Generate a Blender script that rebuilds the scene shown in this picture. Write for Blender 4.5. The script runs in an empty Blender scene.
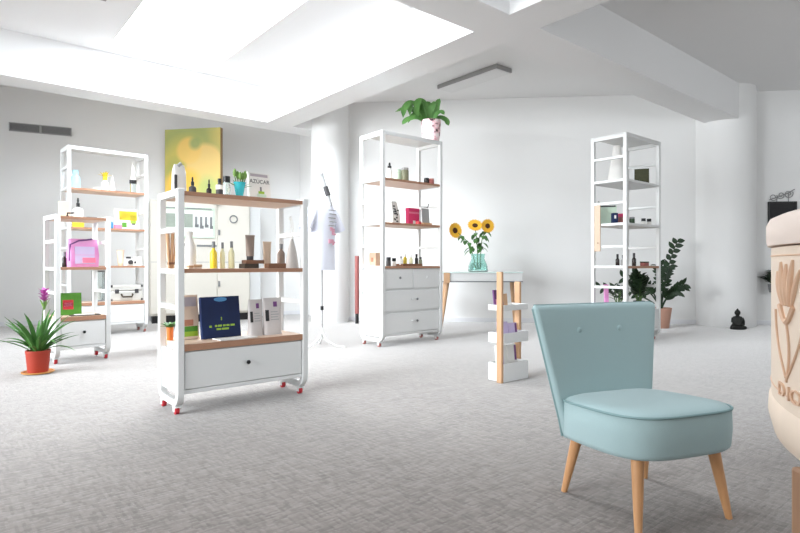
import bpy, bmesh, math, random
from mathutils import Vector, Matrix, Euler
random.seed(7)
SC = bpy.context.scene
COL = SC.collection
PI = math.pi
F = 548.0          # focal length in pixels of the 800 px wide frame
HC = 0.95          # eye height
YH = 264.0         # horizon row
CU, SU = 0.7692, 0.6387   # the room axes seen from the camera

# ------------------------------------------------------------------ camera
cam_data = bpy.data.cameras.new('camera')
cam = bpy.data.objects.new('camera', cam_data); COL.objects.link(cam)
cam_data.sensor_width = 36.0
cam_data.lens = F / 800.0 * 36.0
cam_data.shift_y = -2.5 / 800.0
cam_data.clip_start = 0.02
cam.location = (0, 0, HC)
cam.rotation_euler = (PI / 2, 0, -math.atan2(SU, CU))
SC.camera = cam

# ------------------------------------------------------------------ world, exposure, daylight, fill light
world = bpy.data.worlds.new('sky'); SC.world = world
world.use_nodes = True
bg = world.node_tree.nodes['Background']
bg.inputs[0].default_value = (0.86, 0.93, 1.0, 1)
bg.inputs[1].default_value = 0.5
SC.view_settings.view_transform = 'Standard'
SC.view_settings.look = 'None'
SC.view_settings.gamma = 1.0
SC.view_settings.use_curve_mapping = False
SC.view_settings.exposure = 0.46
SC.cycles.max_bounces = 10
SC.cycles.diffuse_bounces = 6
SC.cycles.transparent_max_bounces = 12

def area(name, loc, target, sx, sy, power, color=(1, 1, 1)):
    l = bpy.data.lights.new(name, 'AREA'); l.shape = 'RECTANGLE'
    l.size, l.size_y, l.energy, l.color = sx, sy, power, color
    o = bpy.data.objects.new(name, l); COL.objects.link(o)
    o.location = loc
    o.rotation_euler = (Vector(target) - Vector(loc)).to_track_quat('-Z', 'Y').to_euler()
    return o
SKYLIGHT = 16.5
wl_ = area('window_daylight', (-3.12, 5.0, 1.75), (5, 5.0, 0.7), 6.3, 2.55, 160, (0.93, 0.97, 1.0)); wl_.data.spread = 1.4
area('rear_fill_light', (0.0, -4.12, 1.8), (0.0, 5, 1.7), 3.9, 2.35, 26, (0.93, 0.97, 1.0))  # added soft fill from behind the camera, left half
area('rear_fill_light', (7.0, -4.12, 1.8), (7.0, 5, 1.7), 3.9, 2.35, 62, (0.93, 0.97, 1.0))  # added soft fill from behind the camera, right half

# ------------------------------------------------------------------ helpers
def cw(px, Z):                       # a point of the photograph's column px at distance Z -> room plan
    X = (px - 400.0) / F * Z
    return (CU * X + SU * Z, -SU * X + CU * Z)
def cwx(X, Z):
    return (CU * X + SU * Z, -SU * X + CU * Z)
def hz(py, Z):                       # height of the row py at distance Z
    return HC + (YH - py) * Z / F
def lin(c):
    return tuple((v / 255 / 12.92) if v / 255 <= 0.04045 else ((v / 255 + 0.055) / 1.055) ** 2.4 for v in c)

def mat(name, rgb, rough=0.6, metal=0.0, var=0.06, scale=30.0, stretch=None, bump=0.0, rgb2=None,
        trans=0.0, emit=0.0, alpha=1.0, ior=1.45, sheen=0.0):
    m = bpy.data.materials.new(name); m.use_nodes = True
    nt = m.node_tree; b = nt.nodes['Principled BSDF']
    c = lin(rgb)
    c2 = lin(rgb2) if rgb2 else tuple(v * (1 - var) for v in c)
    tc = nt.nodes.new('ShaderNodeTexCoord')
    mp = nt.nodes.new('ShaderNodeMapping')
    if stretch: mp.inputs['Scale'].default_value = stretch
    nt.links.new(tc.outputs['Object'], mp.inputs[0])
    nz = nt.nodes.new('ShaderNodeTexNoise'); nz.inputs['Scale'].default_value = scale
    nz.inputs['Detail'].default_value = 3
    nt.links.new(mp.outputs[0], nz.inputs['Vector'])
    mx = nt.nodes.new('ShaderNodeMix'); mx.data_type = 'RGBA'
    mx.inputs[6].default_value = (*c, 1); mx.inputs[7].default_value = (*c2, 1)
    nt.links.new(nz.outputs['Fac'], mx.inputs[0])
    nt.links.new(mx.outputs[2], b.inputs['Base Color'])
    b.inputs['Roughness'].default_value = rough
    b.inputs['Metallic'].default_value = metal
    b.inputs['Transmission Weight'].default_value = trans
    b.inputs['IOR'].default_value = ior
    b.inputs['Alpha'].default_value = alpha
    if sheen:
        b.inputs['Sheen Weight'].default_value = sheen
    if emit:
        b.inputs['Emission Color'].default_value = (*c, 1); b.inputs['Emission Strength'].default_value = emit
    if bump:
        bp = nt.nodes.new('ShaderNodeBump'); bp.inputs['Strength'].default_value = bump
        bp.inputs['Distance'].default_value = 0.003
        nt.links.new(nz.outputs['Fac'], bp.inputs['Height']); nt.links.new(bp.outputs[0], b.inputs['Normal'])
    return m

M = {}
M['wall'] = mat('wall_paint', (238, 238, 237), 0.85, var=0.015, scale=3)
M['wallgrey'] = mat('wall_paint_side', (236, 236, 235), 0.85, var=0.015, scale=3)
M['ceil'] = mat('ceiling_paint', (244, 244, 244), 0.9, var=0.015, scale=3)
M['trim'] = mat('skirting_paint', (232, 233, 236), 0.5, var=0.02)
M['white'] = mat('white_lacquered_steel', (230, 231, 230), 0.38, var=0.015, scale=12)
M['drawer'] = mat('white_lacquered_board', (228, 229, 228), 0.45, var=0.015, scale=12)
M['edge'] = mat('shelf_front_edge', (182, 136, 108), 0.5, var=0.25, scale=9, stretch=(1.2, 9, 9))
M['oak'] = mat('shelf_wood', (232, 204, 182), 0.5, var=0.18, scale=9, stretch=(1.2, 9, 9), bump=0.1)
M['pine'] = mat('pale_wood', (214, 172, 134), 0.5, var=0.2, scale=8, stretch=(7, 7, 1.0), bump=0.1)
M['chairwood'] = mat('beech_leg', (214, 160, 112), 0.42, var=0.22, scale=10, stretch=(9, 9, 1.2), bump=0.08)
M['carved'] = mat('limed_wood', (240, 220, 200), 0.6, var=0.10, scale=7, stretch=(4, 4, 0.8), bump=0.2)
M['carvedcap'] = mat('limed_wood_rim', (240, 222, 210), 0.6, var=0.10, scale=7, stretch=(1, 1, 5), bump=0.2)
M['groove'] = mat('carved_line', (230, 192, 162), 0.7, var=0.15)
M['legbrown'] = mat('brown_leg_wood', (170, 130, 100), 0.6, var=0.3, scale=8, stretch=(8, 8, 1), bump=0.2)
M['fabric'] = mat('duck_egg_fabric', (168, 193, 195), 0.85, var=0.10, scale=420, bump=0.35, sheen=0.25)
M['piping'] = mat('duck_egg_piping', (134, 162, 164), 0.8, var=0.1, scale=300)
M['red'] = mat('red_plastic', (206, 52, 62), 0.4, var=0.1)
M['copper'] = mat('rose_caster', (186, 120, 112), 0.4, var=0.1)
M['greymetal'] = mat('grey_metal', (150, 150, 150), 0.4, metal=0.7)
M['black'] = mat('black_plastic', (24, 24, 26), 0.4, var=0.2)
M['dark'] = mat('dark_amber_glass', (46, 38, 36), 0.2, var=0.2)
M['charcoal'] = mat('charcoal', (66, 64, 66), 0.5, var=0.2)
M['grey'] = mat('grey_board', (168, 168, 168), 0.6)
M['midgrey'] = mat('mid_grey', (128, 130, 132), 0.6)
M['paper'] = mat('paper', (236, 234, 230), 0.8, var=0.03)
M['cream'] = mat('cream_cabinet', (212, 208, 198), 0.55, var=0.02, scale=5)
M['teal'] = mat('turquoise_glass', (64, 190, 205), 0.15, var=0.15)
M['glass'] = mat('clear_glass', (235, 246, 244), 0.03, trans=0.92, var=0.01)
M['aqua'] = mat('aqua_glass', (214, 244, 238), 0.03, trans=0.95, var=0.02, ior=1.15)
M['leaf'] = mat('fresh_leaf', (88, 144, 70), 0.45, var=0.5, scale=18)
M['leafdark'] = mat('dark_leaf', (48, 72, 46), 0.4, var=0.5, scale=18)
M['leaflight'] = mat('pale_leaf', (128, 168, 84), 0.5, var=0.4, scale=25)
M['stem'] = mat('green_stem', (98, 132, 72), 0.5, var=0.3)
M['terracotta'] = mat('terracotta', (180, 62, 42), 0.6, var=0.15, scale=12)
M['saucer'] = mat('orange_wood_saucer', (224, 160, 88), 0.5, var=0.15)
M['soil'] = mat('soil', (62, 46, 36), 0.95, var=0.5, scale=60, bump=0.5)
M['orchid'] = mat('magenta_petal', (196, 92, 176), 0.6, var=0.3)
M['petal'] = mat('sunflower_petal', (252, 206, 66), 0.6, var=0.2, rgb2=(246, 176, 48))
M['disc'] = mat('sunflower_disc', (86, 52, 26), 0.9, var=0.5, scale=80, bump=0.6)
M['pink'] = mat('pink_card', (226, 60, 116), 0.5, var=0.08)
M['rose'] = mat('rose_band', (240, 130, 160), 0.5, var=0.08)
M['magenta'] = mat('pink_purple_film', (206, 120, 188), 0.35, var=0.5, scale=9, rgb2=(238, 168, 212))
M['lilac'] = mat('lilac_card', (206, 190, 224), 0.6, var=0.06)
M['purple'] = mat('purple_card', (120, 70, 130), 0.6, var=0.2)
M['yellow'] = mat('yellow_liquid', (240, 208, 60), 0.25, var=0.1)
M['paleyellow'] = mat('pale_yellow_liquid', (236, 232, 190), 0.25, var=0.06)
M['mint'] = mat('pale_mint', (206, 226, 206), 0.3, var=0.1)
M['olive'] = mat('olive_tin', (136, 138, 112), 0.4, var=0.3)
M['blue'] = mat('pale_blue_plastic', (160, 214, 232), 0.35, var=0.1)
M['navy'] = mat('navy_cover', (6, 40, 96), 0.65, var=0.5, scale=5, rgb2=(2, 14, 42))
M['cyan'] = mat('sea_blue', (70, 140, 196), 0.4, var=0.2)
M['lime'] = mat('lime_print', (160, 196, 60), 0.5, var=0.15)
M['green'] = mat('grass_green_print', (92, 160, 52), 0.5, var=0.3, scale=30)
M['tan'] = mat('taupe_tube', (150, 132, 120), 0.45, var=0.1)
M['beige'] = mat('beige_tube', (214, 188, 164), 0.45, var=0.08)
M['sand'] = mat('sand_card', (232, 208, 186), 0.6, var=0.06)
M['brown'] = mat('brown_wood_box', (132, 92, 68), 0.55, var=0.3, scale=8, stretch=(1, 8, 8))
M['espresso'] = mat('dark_box', (70, 58, 44), 0.5, var=0.3)
M['orange'] = mat('carrot_orange', (232, 128, 60), 0.5, var=0.15)
M['shirt'] = mat('white_cotton', (230, 232, 243), 0.9, var=0.03, scale=60)
M['silver'] = mat('silver_case', (206, 204, 198), 0.4, metal=0.15, var=0.12, scale=15)
M['bronze'] = mat('blackened_bronze', (26, 28, 24), 0.5, var=0.3)
M['vent'] = mat('vent_grey', (150, 150, 150), 0.6, var=0.15)
M['ventdark'] = mat('vent_dark', (120, 120, 120), 0.7, var=0.15)
M['redwood'] = mat('red_brown_wrap', (170, 100, 96), 0.6, var=0.3, scale=12)
M['skin'] = mat('food_print', (206, 140, 110), 0.6, var=0.3)
M['palelilac'] = mat('grey_lilac_print', (190, 180, 186), 0.6, var=0.2, scale=12)
M['glow'] = mat('skylight_diffuser', (240, 248, 255), 0.5, var=0.0, emit=SKYLIGHT)
M['glowfill'] = mat('overhead_fill_glow', (240, 248, 255), 0.5, var=0.0, emit=1.35)  # weak glow for the added panel overhead, not a known skylight
M['lampwhite'] = mat('lamp_housing', (238, 238, 238), 0.5)
M['chalk'] = mat('chalkboard', (46, 46, 48), 0.8, var=0.25)

class MB:
    def __init__(s): s.bm = bmesh.new(); s.mi = 0
    def _f(s, vs):
        try:
            f = s.bm.faces.new(vs); f.material_index = s.mi; return f
        except ValueError:
            return None
    def box(s, x0, x1, y0, y1, z0, z1, mtx=None):
        vs = []
        for z in (z0, z1):
            for x, y in ((x0, y0), (x1, y0), (x1, y1), (x0, y1)):
                p = Vector((x, y, z))
                vs.append(s.bm.verts.new(mtx @ p if mtx else p))
        for idx in ((3, 2, 1, 0), (4, 5, 6, 7), (0, 1, 5, 4), (1, 2, 6, 5), (2, 3, 7, 6), (3, 0, 4, 7)):
            s._f([vs[i] for i in idx])
        return s
    def cbox(s, c, d, rz=0, mtx=None):
        m = Matrix.Translation(Vector(c)) @ Matrix.Rotation(rz, 4, 'Z')
        if mtx: m = mtx @ m
        return s.box(-d[0]/2, d[0]/2, -d[1]/2, d[1]/2, -d[2]/2, d[2]/2, m)
    def loft(s, rings, closed=True, cap0=True, cap1=True):
        R = [[s.bm.verts.new(Vector(p)) for p in r] for r in rings]
        n = len(R[0])
        for a, b in zip(R[:-1], R[1:]):
            for i in range(n if closed else n - 1):
                j = (i + 1) % n
                s._f([a[i], a[j], b[j], b[i]])
        if closed and cap0: s._f(R[0][::-1])
        if closed and cap1: s._f(R[-1])
        return s
    def lathe(s, prof, n=24, c=(0, 0, 0), mtx=None, sx=1.0, sy=1.0):
        rings = []
        for r, z in prof:
            r = max(r, 0.0004)
            ring = [Vector((c[0] + sx * r * math.cos(2*PI*i/n), c[1] + sy * r * math.sin(2*PI*i/n), c[2] + z)) for i in range(n)]
            rings.append([mtx @ p for p in ring] if mtx else ring)
        return s.loft(rings)
    def tube(s, pts, r, n=8, closed=False):
        pts = [Vector(p) for p in pts]; N = len(pts)
        rs = r if isinstance(r, (list, tuple)) else [r] * N
        rings = []; up = None
        for i, p in enumerate(pts):
            if closed: t = pts[(i+1) % N] - pts[i-1]
            else: t = pts[min(i+1, N-1)] - pts[max(i-1, 0)]
            t.normalize()
            if up is None:
                up = Vector((0, 0, 1)) if abs(t.z) < 0.9 else Vector((1, 0, 0))
            a = t.cross(up); a.normalize(); b = a.cross(t); up = b
            rings.append([p + (a*math.cos(2*PI*k/n) + b*math.sin(2*PI*k/n)) * rs[i] for k in range(n)])
        if closed: rings.append(rings[0]); return s.loft(rings, cap0=False, cap1=False)
        return s.loft(rings)
    def ball(s, c, r, nu=16, nv=10, mtx=None):
        r = r if isinstance(r, (tuple, list)) else (r, r, r)
        rings = []
        for j in range(nv + 1):
            a = -PI/2 + PI * j / nv; q = max(math.cos(a), 0.002)
            ring = [Vector((c[0] + r[0]*q*math.cos(2*PI*i/nu), c[1] + r[1]*q*math.sin(2*PI*i/nu), c[2] + r[2]*math.sin(a))) for i in range(nu)]
            rings.append([mtx @ p for p in ring] if mtx else ring)
        return s.loft(rings)
    def prism(s, outline, d0, d1, axis='y', mtx=None):     # outline in (x,z), extruded along y
        def P(a, b, d):
            v = Vector((a, d, b)) if axis == 'y' else Vector((a, b, d)) if axis == 'z' else Vector((d, a, b))
            return mtx @ v if mtx else v
        return s.loft([[P(a, b, d0) for a, b in outline], [P(a, b, d1) for a, b in outline]])
    def leaf(s, base, d, L, w, droop=0.3, n=5, up=Vector((0, 0, 1)), fold=0.15):
        base = Vector(base); d = Vector(d).normalized()
        side = d.cross(up)
        if side.length < 1e-3: side = d.cross(Vector((1, 0, 0)))
        side.normalize(); nrm = side.cross(d)
        p = base.copy(); dd = d.copy(); rows = []
        for i in range(n + 1):
            t = i / n
            ww = w * (math.sin(PI * min(1, t * 0.92 + 0.08)) ** 0.8)
            if i == n: ww = w * 0.04
            rows.append((p - side*ww/2 + nrm*ww*fold, p.copy(), p + side*ww/2 + nrm*ww*fold))
            dd = (dd + Vector((0, 0, -droop / n))).normalized()
            p = p + dd * L / n
        off = nrm * 0.0012
        top = [[s.bm.verts.new(q) for q in r] for r in rows]
        bot = [[s.bm.verts.new(q - off) for q in r] for r in rows]
        for a, b in zip(top[:-1], top[1:]):
            s._f([a[0], a[1], b[1], b[0]]); s._f([a[1], a[2], b[2], b[1]])
        for a, b in zip(bot[:-1], bot[1:]):
            s._f([b[0], b[1], a[1], a[0]]); s._f([b[1], b[2], a[2], a[1]])
        for a, b, e, f in zip(top[:-1], top[1:], bot[:-1], bot[1:]):
            s._f([a[0], b[0], f[0], e[0]]); s._f([b[2], a[2], e[2], f[2]])
        return s
    def build(s, name, m, parent=None, smooth=True, bevel=0.0, loc=None, rz=0.0, sub=0, seg=2):
        bmesh.ops.recalc_face_normals(s.bm, faces=s.bm.faces)
        me = bpy.data.meshes.new(name); s.bm.to_mesh(me); s.bm.free()
        for mm in (m if isinstance(m, (list, tuple)) else [m]): me.materials.append(M[mm] if isinstance(mm, str) else mm)
        if smooth:
            for p in me.polygons: p.use_smooth = True
            me.set_sharp_from_angle(angle=math.radians(38))
        o = bpy.data.objects.new(name, me); COL.objects.link(o)
        if parent: o.parent = parent
        if loc is not None: o.location = loc
        o.rotation_euler = (0, 0, rz)
        if bevel:
            b = o.modifiers.new('bevel', 'BEVEL'); b.width = bevel; b.segments = seg; b.limit_method = 'ANGLE'
            b.angle_limit = math.radians(40)
        if sub:
            q = o.modifiers.new('sub', 'SUBSURF'); q.levels = sub; q.render_levels = sub
        return o

def tag(o, label, cat, group=None):
    o['label'] = label; o['category'] = cat
    if group: o['group'] = group
    return o
def thing(name, label, cat, loc=(0, 0, 0), rz=0.0, group=None):
    o = bpy.data.objects.new(name, None); COL.objects.link(o)
    o.empty_display_size = 0.05
    o.location = loc; o.rotation_euler = (0, 0, rz)
    return tag(o, label, cat, group)
def struct(mb, name, m, **k):
    o = mb.build(name, m, **k); o['kind'] = 'structure'; return o
def solo(mb, name, m, label, cat, loc, rz=0.0, group=None, **k):
    return tag(mb.build(name, m, loc=loc, rz=rz, **k), label, cat, group)

def text_mesh(body, size, depth=0.001):
    cu = bpy.data.curves.new('t', 'FONT'); cu.body = body; cu.size = size; cu.extrude = depth
    cu.align_x = 'CENTER'
    o = bpy.data.objects.new('t', cu); COL.objects.link(o)
    dg = bpy.context.evaluated_depsgraph_get(); dg.update()
    me = bpy.data.meshes.new_from_object(o.evaluated_get(dg))
    bpy.data.objects.remove(o); bpy.data.curves.remove(cu)
    return me

# ------------------------------------------------------------------ the room
# plan in room axes: the long left wall, a return, the canted back wall, then the sides behind the camera
CEIL = 3.65; BEAM = 3.12; T = 0.15
LW0, LW1 = (-3.0, 11.116), (5.17, 9.193)
BW0, BW1 = (5.17, 7.644), (12.0, 0.79)

floor_m = bpy.data.materials.new('woven_carpet'); floor_m.use_nodes = True
nt = floor_m.node_tree; bs = nt.nodes['Principled BSDF']; bs.inputs['Roughness'].default_value = 0.95; bs.inputs['Sheen Weight'].default_value = 1.0; bs.inputs['Sheen Roughness'].default_value = 0.3
tc = nt.nodes.new('ShaderNodeTexCoord')
def brick(sc, rot, w, h, c1, c2):
    mp = nt.nodes.new('ShaderNodeMapping'); mp.inputs['Rotation'].default_value = (0, 0, rot)
    nt.links.new(tc.outputs['Object'], mp.inputs[0])
    b = nt.nodes.new('ShaderNodeTexBrick'); b.inputs['Scale'].default_value = sc
    b.inputs['Mortar Size'].default_value = 0.0; b.inputs['Brick Width'].default_value = w; b.inputs['Row Height'].default_value = h
    b.inputs['Color1'].default_value = (c1, c1, c1, 1); b.inputs['Color2'].default_value = (c2, c2, c2, 1)
    b.inputs['Bias'].default_value = 0.0
    nt.links.new(mp.outputs[0], b.inputs['Vector']); return b
b1 = brick(1.0, 0.0, 0.060, 0.0105, 0.0, 1.0)
b2 = brick(1.0, PI/2, 0.050, 0.012, 0.0, 1.0)
nz = nt.nodes.new('ShaderNodeTexNoise'); nz.inputs['Scale'].default_value = 260; nt.links.new(tc.outputs['Object'], nz.inputs['Vector'])
nz2 = nt.nodes.new('ShaderNodeTexNoise'); nz2.inputs['Scale'].default_value = 1.6; nt.links.new(tc.outputs['Object'], nz2.inputs['Vector'])
mx1 = nt.nodes.new('ShaderNodeMix'); mx1.data_type = 'RGBA'; mx1.inputs[0].default_value = 0.5
nt.links.new(b1.outputs[0], mx1.inputs[6]); nt.links.new(b2.outputs[0], mx1.inputs[7])
mx2 = nt.nodes.new('ShaderNodeMix'); mx2.data_type = 'RGBA'; mx2.inputs[0].default_value = 0.3
nt.links.new(mx1.outputs[2], mx2.inputs[6]); nt.links.new(nz.outputs['Fac'], mx2.inputs[7])
mx3 = nt.nodes.new('ShaderNodeMix'); mx3.data_type = 'RGBA'; mx3.inputs[0].default_value = 0.2
nt.links.new(mx2.outputs[2], mx3.inputs[6]); nt.links.new(nz2.outputs['Fac'], mx3.inputs[7])
rp = nt.nodes.new('ShaderNodeValToRGB')
rp.color_ramp.elements[0].position = 0.12; rp.color_ramp.elements[0].color = (*lin((88, 80, 75)), 1)
rp.color_ramp.elements[1].position = 0.88; rp.color_ramp.elements[1].color = (*lin((142, 133, 127)), 1)
nt.links.new(mx3.outputs[2], rp.inputs[0]); nt.links.new(rp.outputs[0], bs.inputs['Base Color'])
bp = nt.nodes.new('ShaderNodeBump'); bp.inputs['Strength'].default_value = 0.5; bp.inputs['Distance'].default_value = 0.003
nt.links.new(mx2.outputs[2], bp.inputs['Height']); nt.links.new(bp.outputs[0], bs.inputs['Normal'])
M['carpet'] = floor_m

struct(MB().box(-3.2, 12.2, -4.2, 11.4, -0.12, 0.0), 'floor', 'carpet')
def wall(name, a, b, z0=0.0, z1=CEIL + 0.1, m='wall', t=T):
    a = Vector((*a, 0)); b = Vector((*b, 0)); d = b - a
    ang = math.atan2(d.y, d.x)
    mb = MB().box(0, d.length, 0, t, z0, z1)       # local -y faces the room
    return struct(mb, name, m, loc=a, rz=ang)
wall('wall_left', LW0, (LW1[0] + T, LW1[1] - T * 0.235))
wall('wall_return', (LW1[0], LW1[1]), (BW0[0], BW0[1] - 0.05))
wall('wall_back', BW0, BW1)
wall('wall_right', (12.0, 0.85), (12.0, -4.0))
# the window walls out of view: piers, sill and head around openings (rear ones added for fill)
wl = MB()
for y0, y1 in ((-4.0, 1.8), (4.8, 5.2), (8.2, 11.3)): wl.box(-3.15, -3.0, y0, y1, 0, CEIL + 0.1)
wl.box(-3.15, -3.0, 1.8, 8.2, 0, 0.45); wl.box(-3.15, -3.0, 1.8, 8.2, 3.05, CEIL + 0.1)
struct(wl, 'wall_window_side', 'wall')
wr = MB()
for x0, x1 in ((-3.15, -2.0), (2.0, 5.0), (9.0, 12.15)): wr.box(x0, x1, -4.15, -4.0, 0, CEIL + 0.1)
wr.box(-3.15, 12.15, -4.15, -4.0, 0, 0.6); wr.box(-3.15, 12.15, -4.15, -4.0, 3.0, CEIL + 0.1)
struct(wr, 'wall_rear', 'wall')
# window frames in those openings
wn = 0
for y0, y1 in ((1.8, 4.8), (5.2, 8.2)):
    wn += 1; w = MB(); x = -3.08
    ym = (y0 + y1) / 2
    for a, b, c, d in ((y0, y1, 0.45, 0.52), (y0, y1, 2.98, 3.05), (y0, y0+.06, 0.52, 2.98), (y1-.06, y1, 0.52, 2.98), (ym-.03, ym+.03, 0.52, 2.98)):
        w.box(x-.03, x+.03, a, b, c, d)
    struct(w, 'window_%d' % wn, 'trim')
for x0, x1 in ((-2.0, 2.0), (5.0, 9.0)):  # unseen rear windows, added to let the fill lamps in
    wn += 1; w = MB(); y = -4.08; xm = (x0 + x1) / 2
    for a, b, c, d in ((x0, x1, 0.6, 0.67), (x0, x1, 2.93, 3.0), (x0, x0+.06, 0.67, 2.93), (x1-.06, x1, 0.67, 2.93), (xm-.03, xm+.03, 0.67, 2.93)):
        w.box(a, b, y-.03, y+.03, c, d)
    struct(w, 'window_%d' % wn, 'trim')
# ceiling: high slab with a skylight opening, dropped beams in a grid
sky = (1.57, 2.85, 4.2, 7.42)
c = MB()
near = (1.0, 3.0, -1.0, 2.0)  # opening for the added fill panel, out of view
c.box(-3.2, near[0], -4.2, 11.4, CEIL, CEIL + .2); c.box(near[1], 12.2, -4.2, 11.4, CEIL, CEIL + .2)
c.box(near[0], near[1], -4.2, near[2], CEIL, CEIL + .2); c.box(near[0], near[1], near[3], sky[2], CEIL, CEIL + .2)
c.box(near[0], sky[0], sky[2], sky[3], CEIL, CEIL + .2); c.box(sky[1], near[1], sky[2], sky[3], CEIL, CEIL + .2)
c.box(near[0], near[1], sky[3], 11.4, CEIL, CEIL + .2)
struct(c, 'ceiling', 'ceil', smooth=False)
struct(MB().box(sky[0], sky[1], sky[2], sky[3], CEIL + .03, CEIL + .05), 'window_5', 'glow', smooth=False)
struct(MB().box(near[0], near[1], near[2], near[3], CEIL + .03, CEIL + .05), 'window_6', 'glowfill', smooth=False)  # added glowing panel, out of view, brightens the chair from above
struct(MB().box(-3.0, 12.0, 3.06, 3.50, BEAM, CEIL), 'ceiling_beam', 'ceil', smooth=False)
struct(MB().box(3.80, 4.23, 3.50, 7.75, BEAM, CEIL), 'ceiling_beam', 'ceil', smooth=False)
struct(MB().box(3.78, 4.21, -4.0, 3.06, BEAM, CEIL), 'ceiling_beam', 'ceil', smooth=False)
struct(MB().box(-3.0, 5.165, 7.75, 8.17, BEAM, CEIL), 'ceiling_beam', 'ceil', smooth=False)
# round columns
def column(X, Z, r, top):
    u, v = cwx(X, Z)
    struct(MB().lathe([(r, 0), (r, top)], n=64), 'column', 'wall', loc=(u, v, 0))
column(5.09, 8.60, 0.425, CEIL)
column(-1.16, 9.02, 0.30, CEIL)
def skirting(name, a, b, h=0.07):
    a = Vector((*a, 0)); b = Vector((*b, 0)); d = b - a
    struct(MB().box(0, d.length, -0.014, 0, 0, h), name, 'trim', loc=a, rz=math.atan2(d.y, d.x))
skirting('baseboard_left', LW0, LW1)
skirting('baseboard_back', BW0, BW1)

BACK_RZ = math.atan2(BW1[1]-BW0[1], BW1[0]-BW0[0])
LEFT_RZ = math.atan2(LW1[1]-LW0[1], LW1[0]-LW0[0])
def on_wall(px, a, b, off=0.0):       # plan point where column px meets the wall line a-b, pulled off it by off
    a = Vector(a); b = Vector(b); d = (b - a).normalized(); n = Vector((d.y, -d.x))
    k = (px - 400) / F
    X = lambda p: CU*p.x - SU*p.y
    Zf = lambda p: SU*p.x + CU*p.y
    s = (k*Zf(a) - X(a)) / (X(d) - k*Zf(d))
    p = a + d*s + n*off
    return p, Zf(a + d*s)

# ventilation grille on the left wall
p, Z = on_wall(41, LW0, LW1)
vz = hz(129.5, Z); vw = 0.82; vh = 0.13
g = thing('wall_vent', 'long grey ventilation grille high on the left wall', 'vent', (p.x, p.y, vz), LEFT_RZ)
MB().box(-vw/2, vw/2, -0.012, -0.002, -vh/2, vh/2).build('backing', 'ventdark', g)
fr = MB()
for a, b, c_, d in ((-vw/2, vw/2, vh/2-.012, vh/2), (-vw/2, vw/2, -vh/2, -vh/2+.012), (-vw/2, -vw/2+.012, -vh/2+.012, vh/2-.012), (vw/2-.012, vw/2, -vh/2+.012, vh/2-.012), (-.02, .01, -vh/2+.012, vh/2-.012)):
    fr.box(a, b, -0.026, -0.012, c_, d)
fr.build('frame', 'grey', g)
sl = MB()
for i in range(9):
    z = -vh/2 + .02 + i*(vh-.04)/8
    sl.box(-vw/2+.012, vw/2-.012, -0.022, -0.012, z-.003, z+.003)
sl.build('slats', 'vent', g)
# ceiling diffuser beside the skylight
g = thing('ceiling_diffuser', 'square white air diffuser on the ceiling beside the skylight', 'vent', (1.07, 6.02, CEIL))
MB().box(-.22, .22, -.22, .22, -.015, 0).build('plate', 'ceil', g)
d = MB()
for q in (.19, .12, .05):
    for a, b, c_, e in ((-q, q, q-.012, q), (-q, q, -q, -q+.012), (-q, -q+.012, -q+.012, q-.012), (q-.012, q, -q+.012, q-.012)):
        d.box(a, b, c_, e, -.026, -.015)
d.build('louvres', 'grey', g)
# long ceiling lamp
g = thing('ceiling_lamp', 'long flat white lamp fixed under the ceiling before the back wall', 'lamp', (5.87, 5.42, CEIL))
MB().box(-.16, .16, -.58, .58, -.06, 0).build('housing', 'grey', g, bevel=.006)
MB().box(-.145, .145, -.565, .565, -.066, -.06).build('diffuser', 'lampwhite', g)
# small track spots by the left beam
for i, px in enumerate((6, 33)):
    p, Z = on_wall(px, (-3, 8.6), (3.8, 8.6))
    s_ = thing('ceiling_spotlight', ['small grey spotlight on the far left of the ceiling behind the beam', 'small grey spotlight behind the beam, right of the other spotlight'][i], 'lamp', (p.x, p.y, CEIL))
    MB().lathe([(.03, -.02), (.03, 0)], 12).build('base_plate', 'lampwhite', s_)
    MB().tube([(0, 0, -.02), (0, 0, -.20)], .012, 8).build('stem', 'lampwhite', s_)
    MB().lathe([(.035, -.12), (.045, -.02), (.02, 0)], 14, mtx=Matrix.Translation((0, 0, -.20)) @ Matrix.Rotation(.6, 4, 'Y')).build('head', 'grey', s_)

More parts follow.
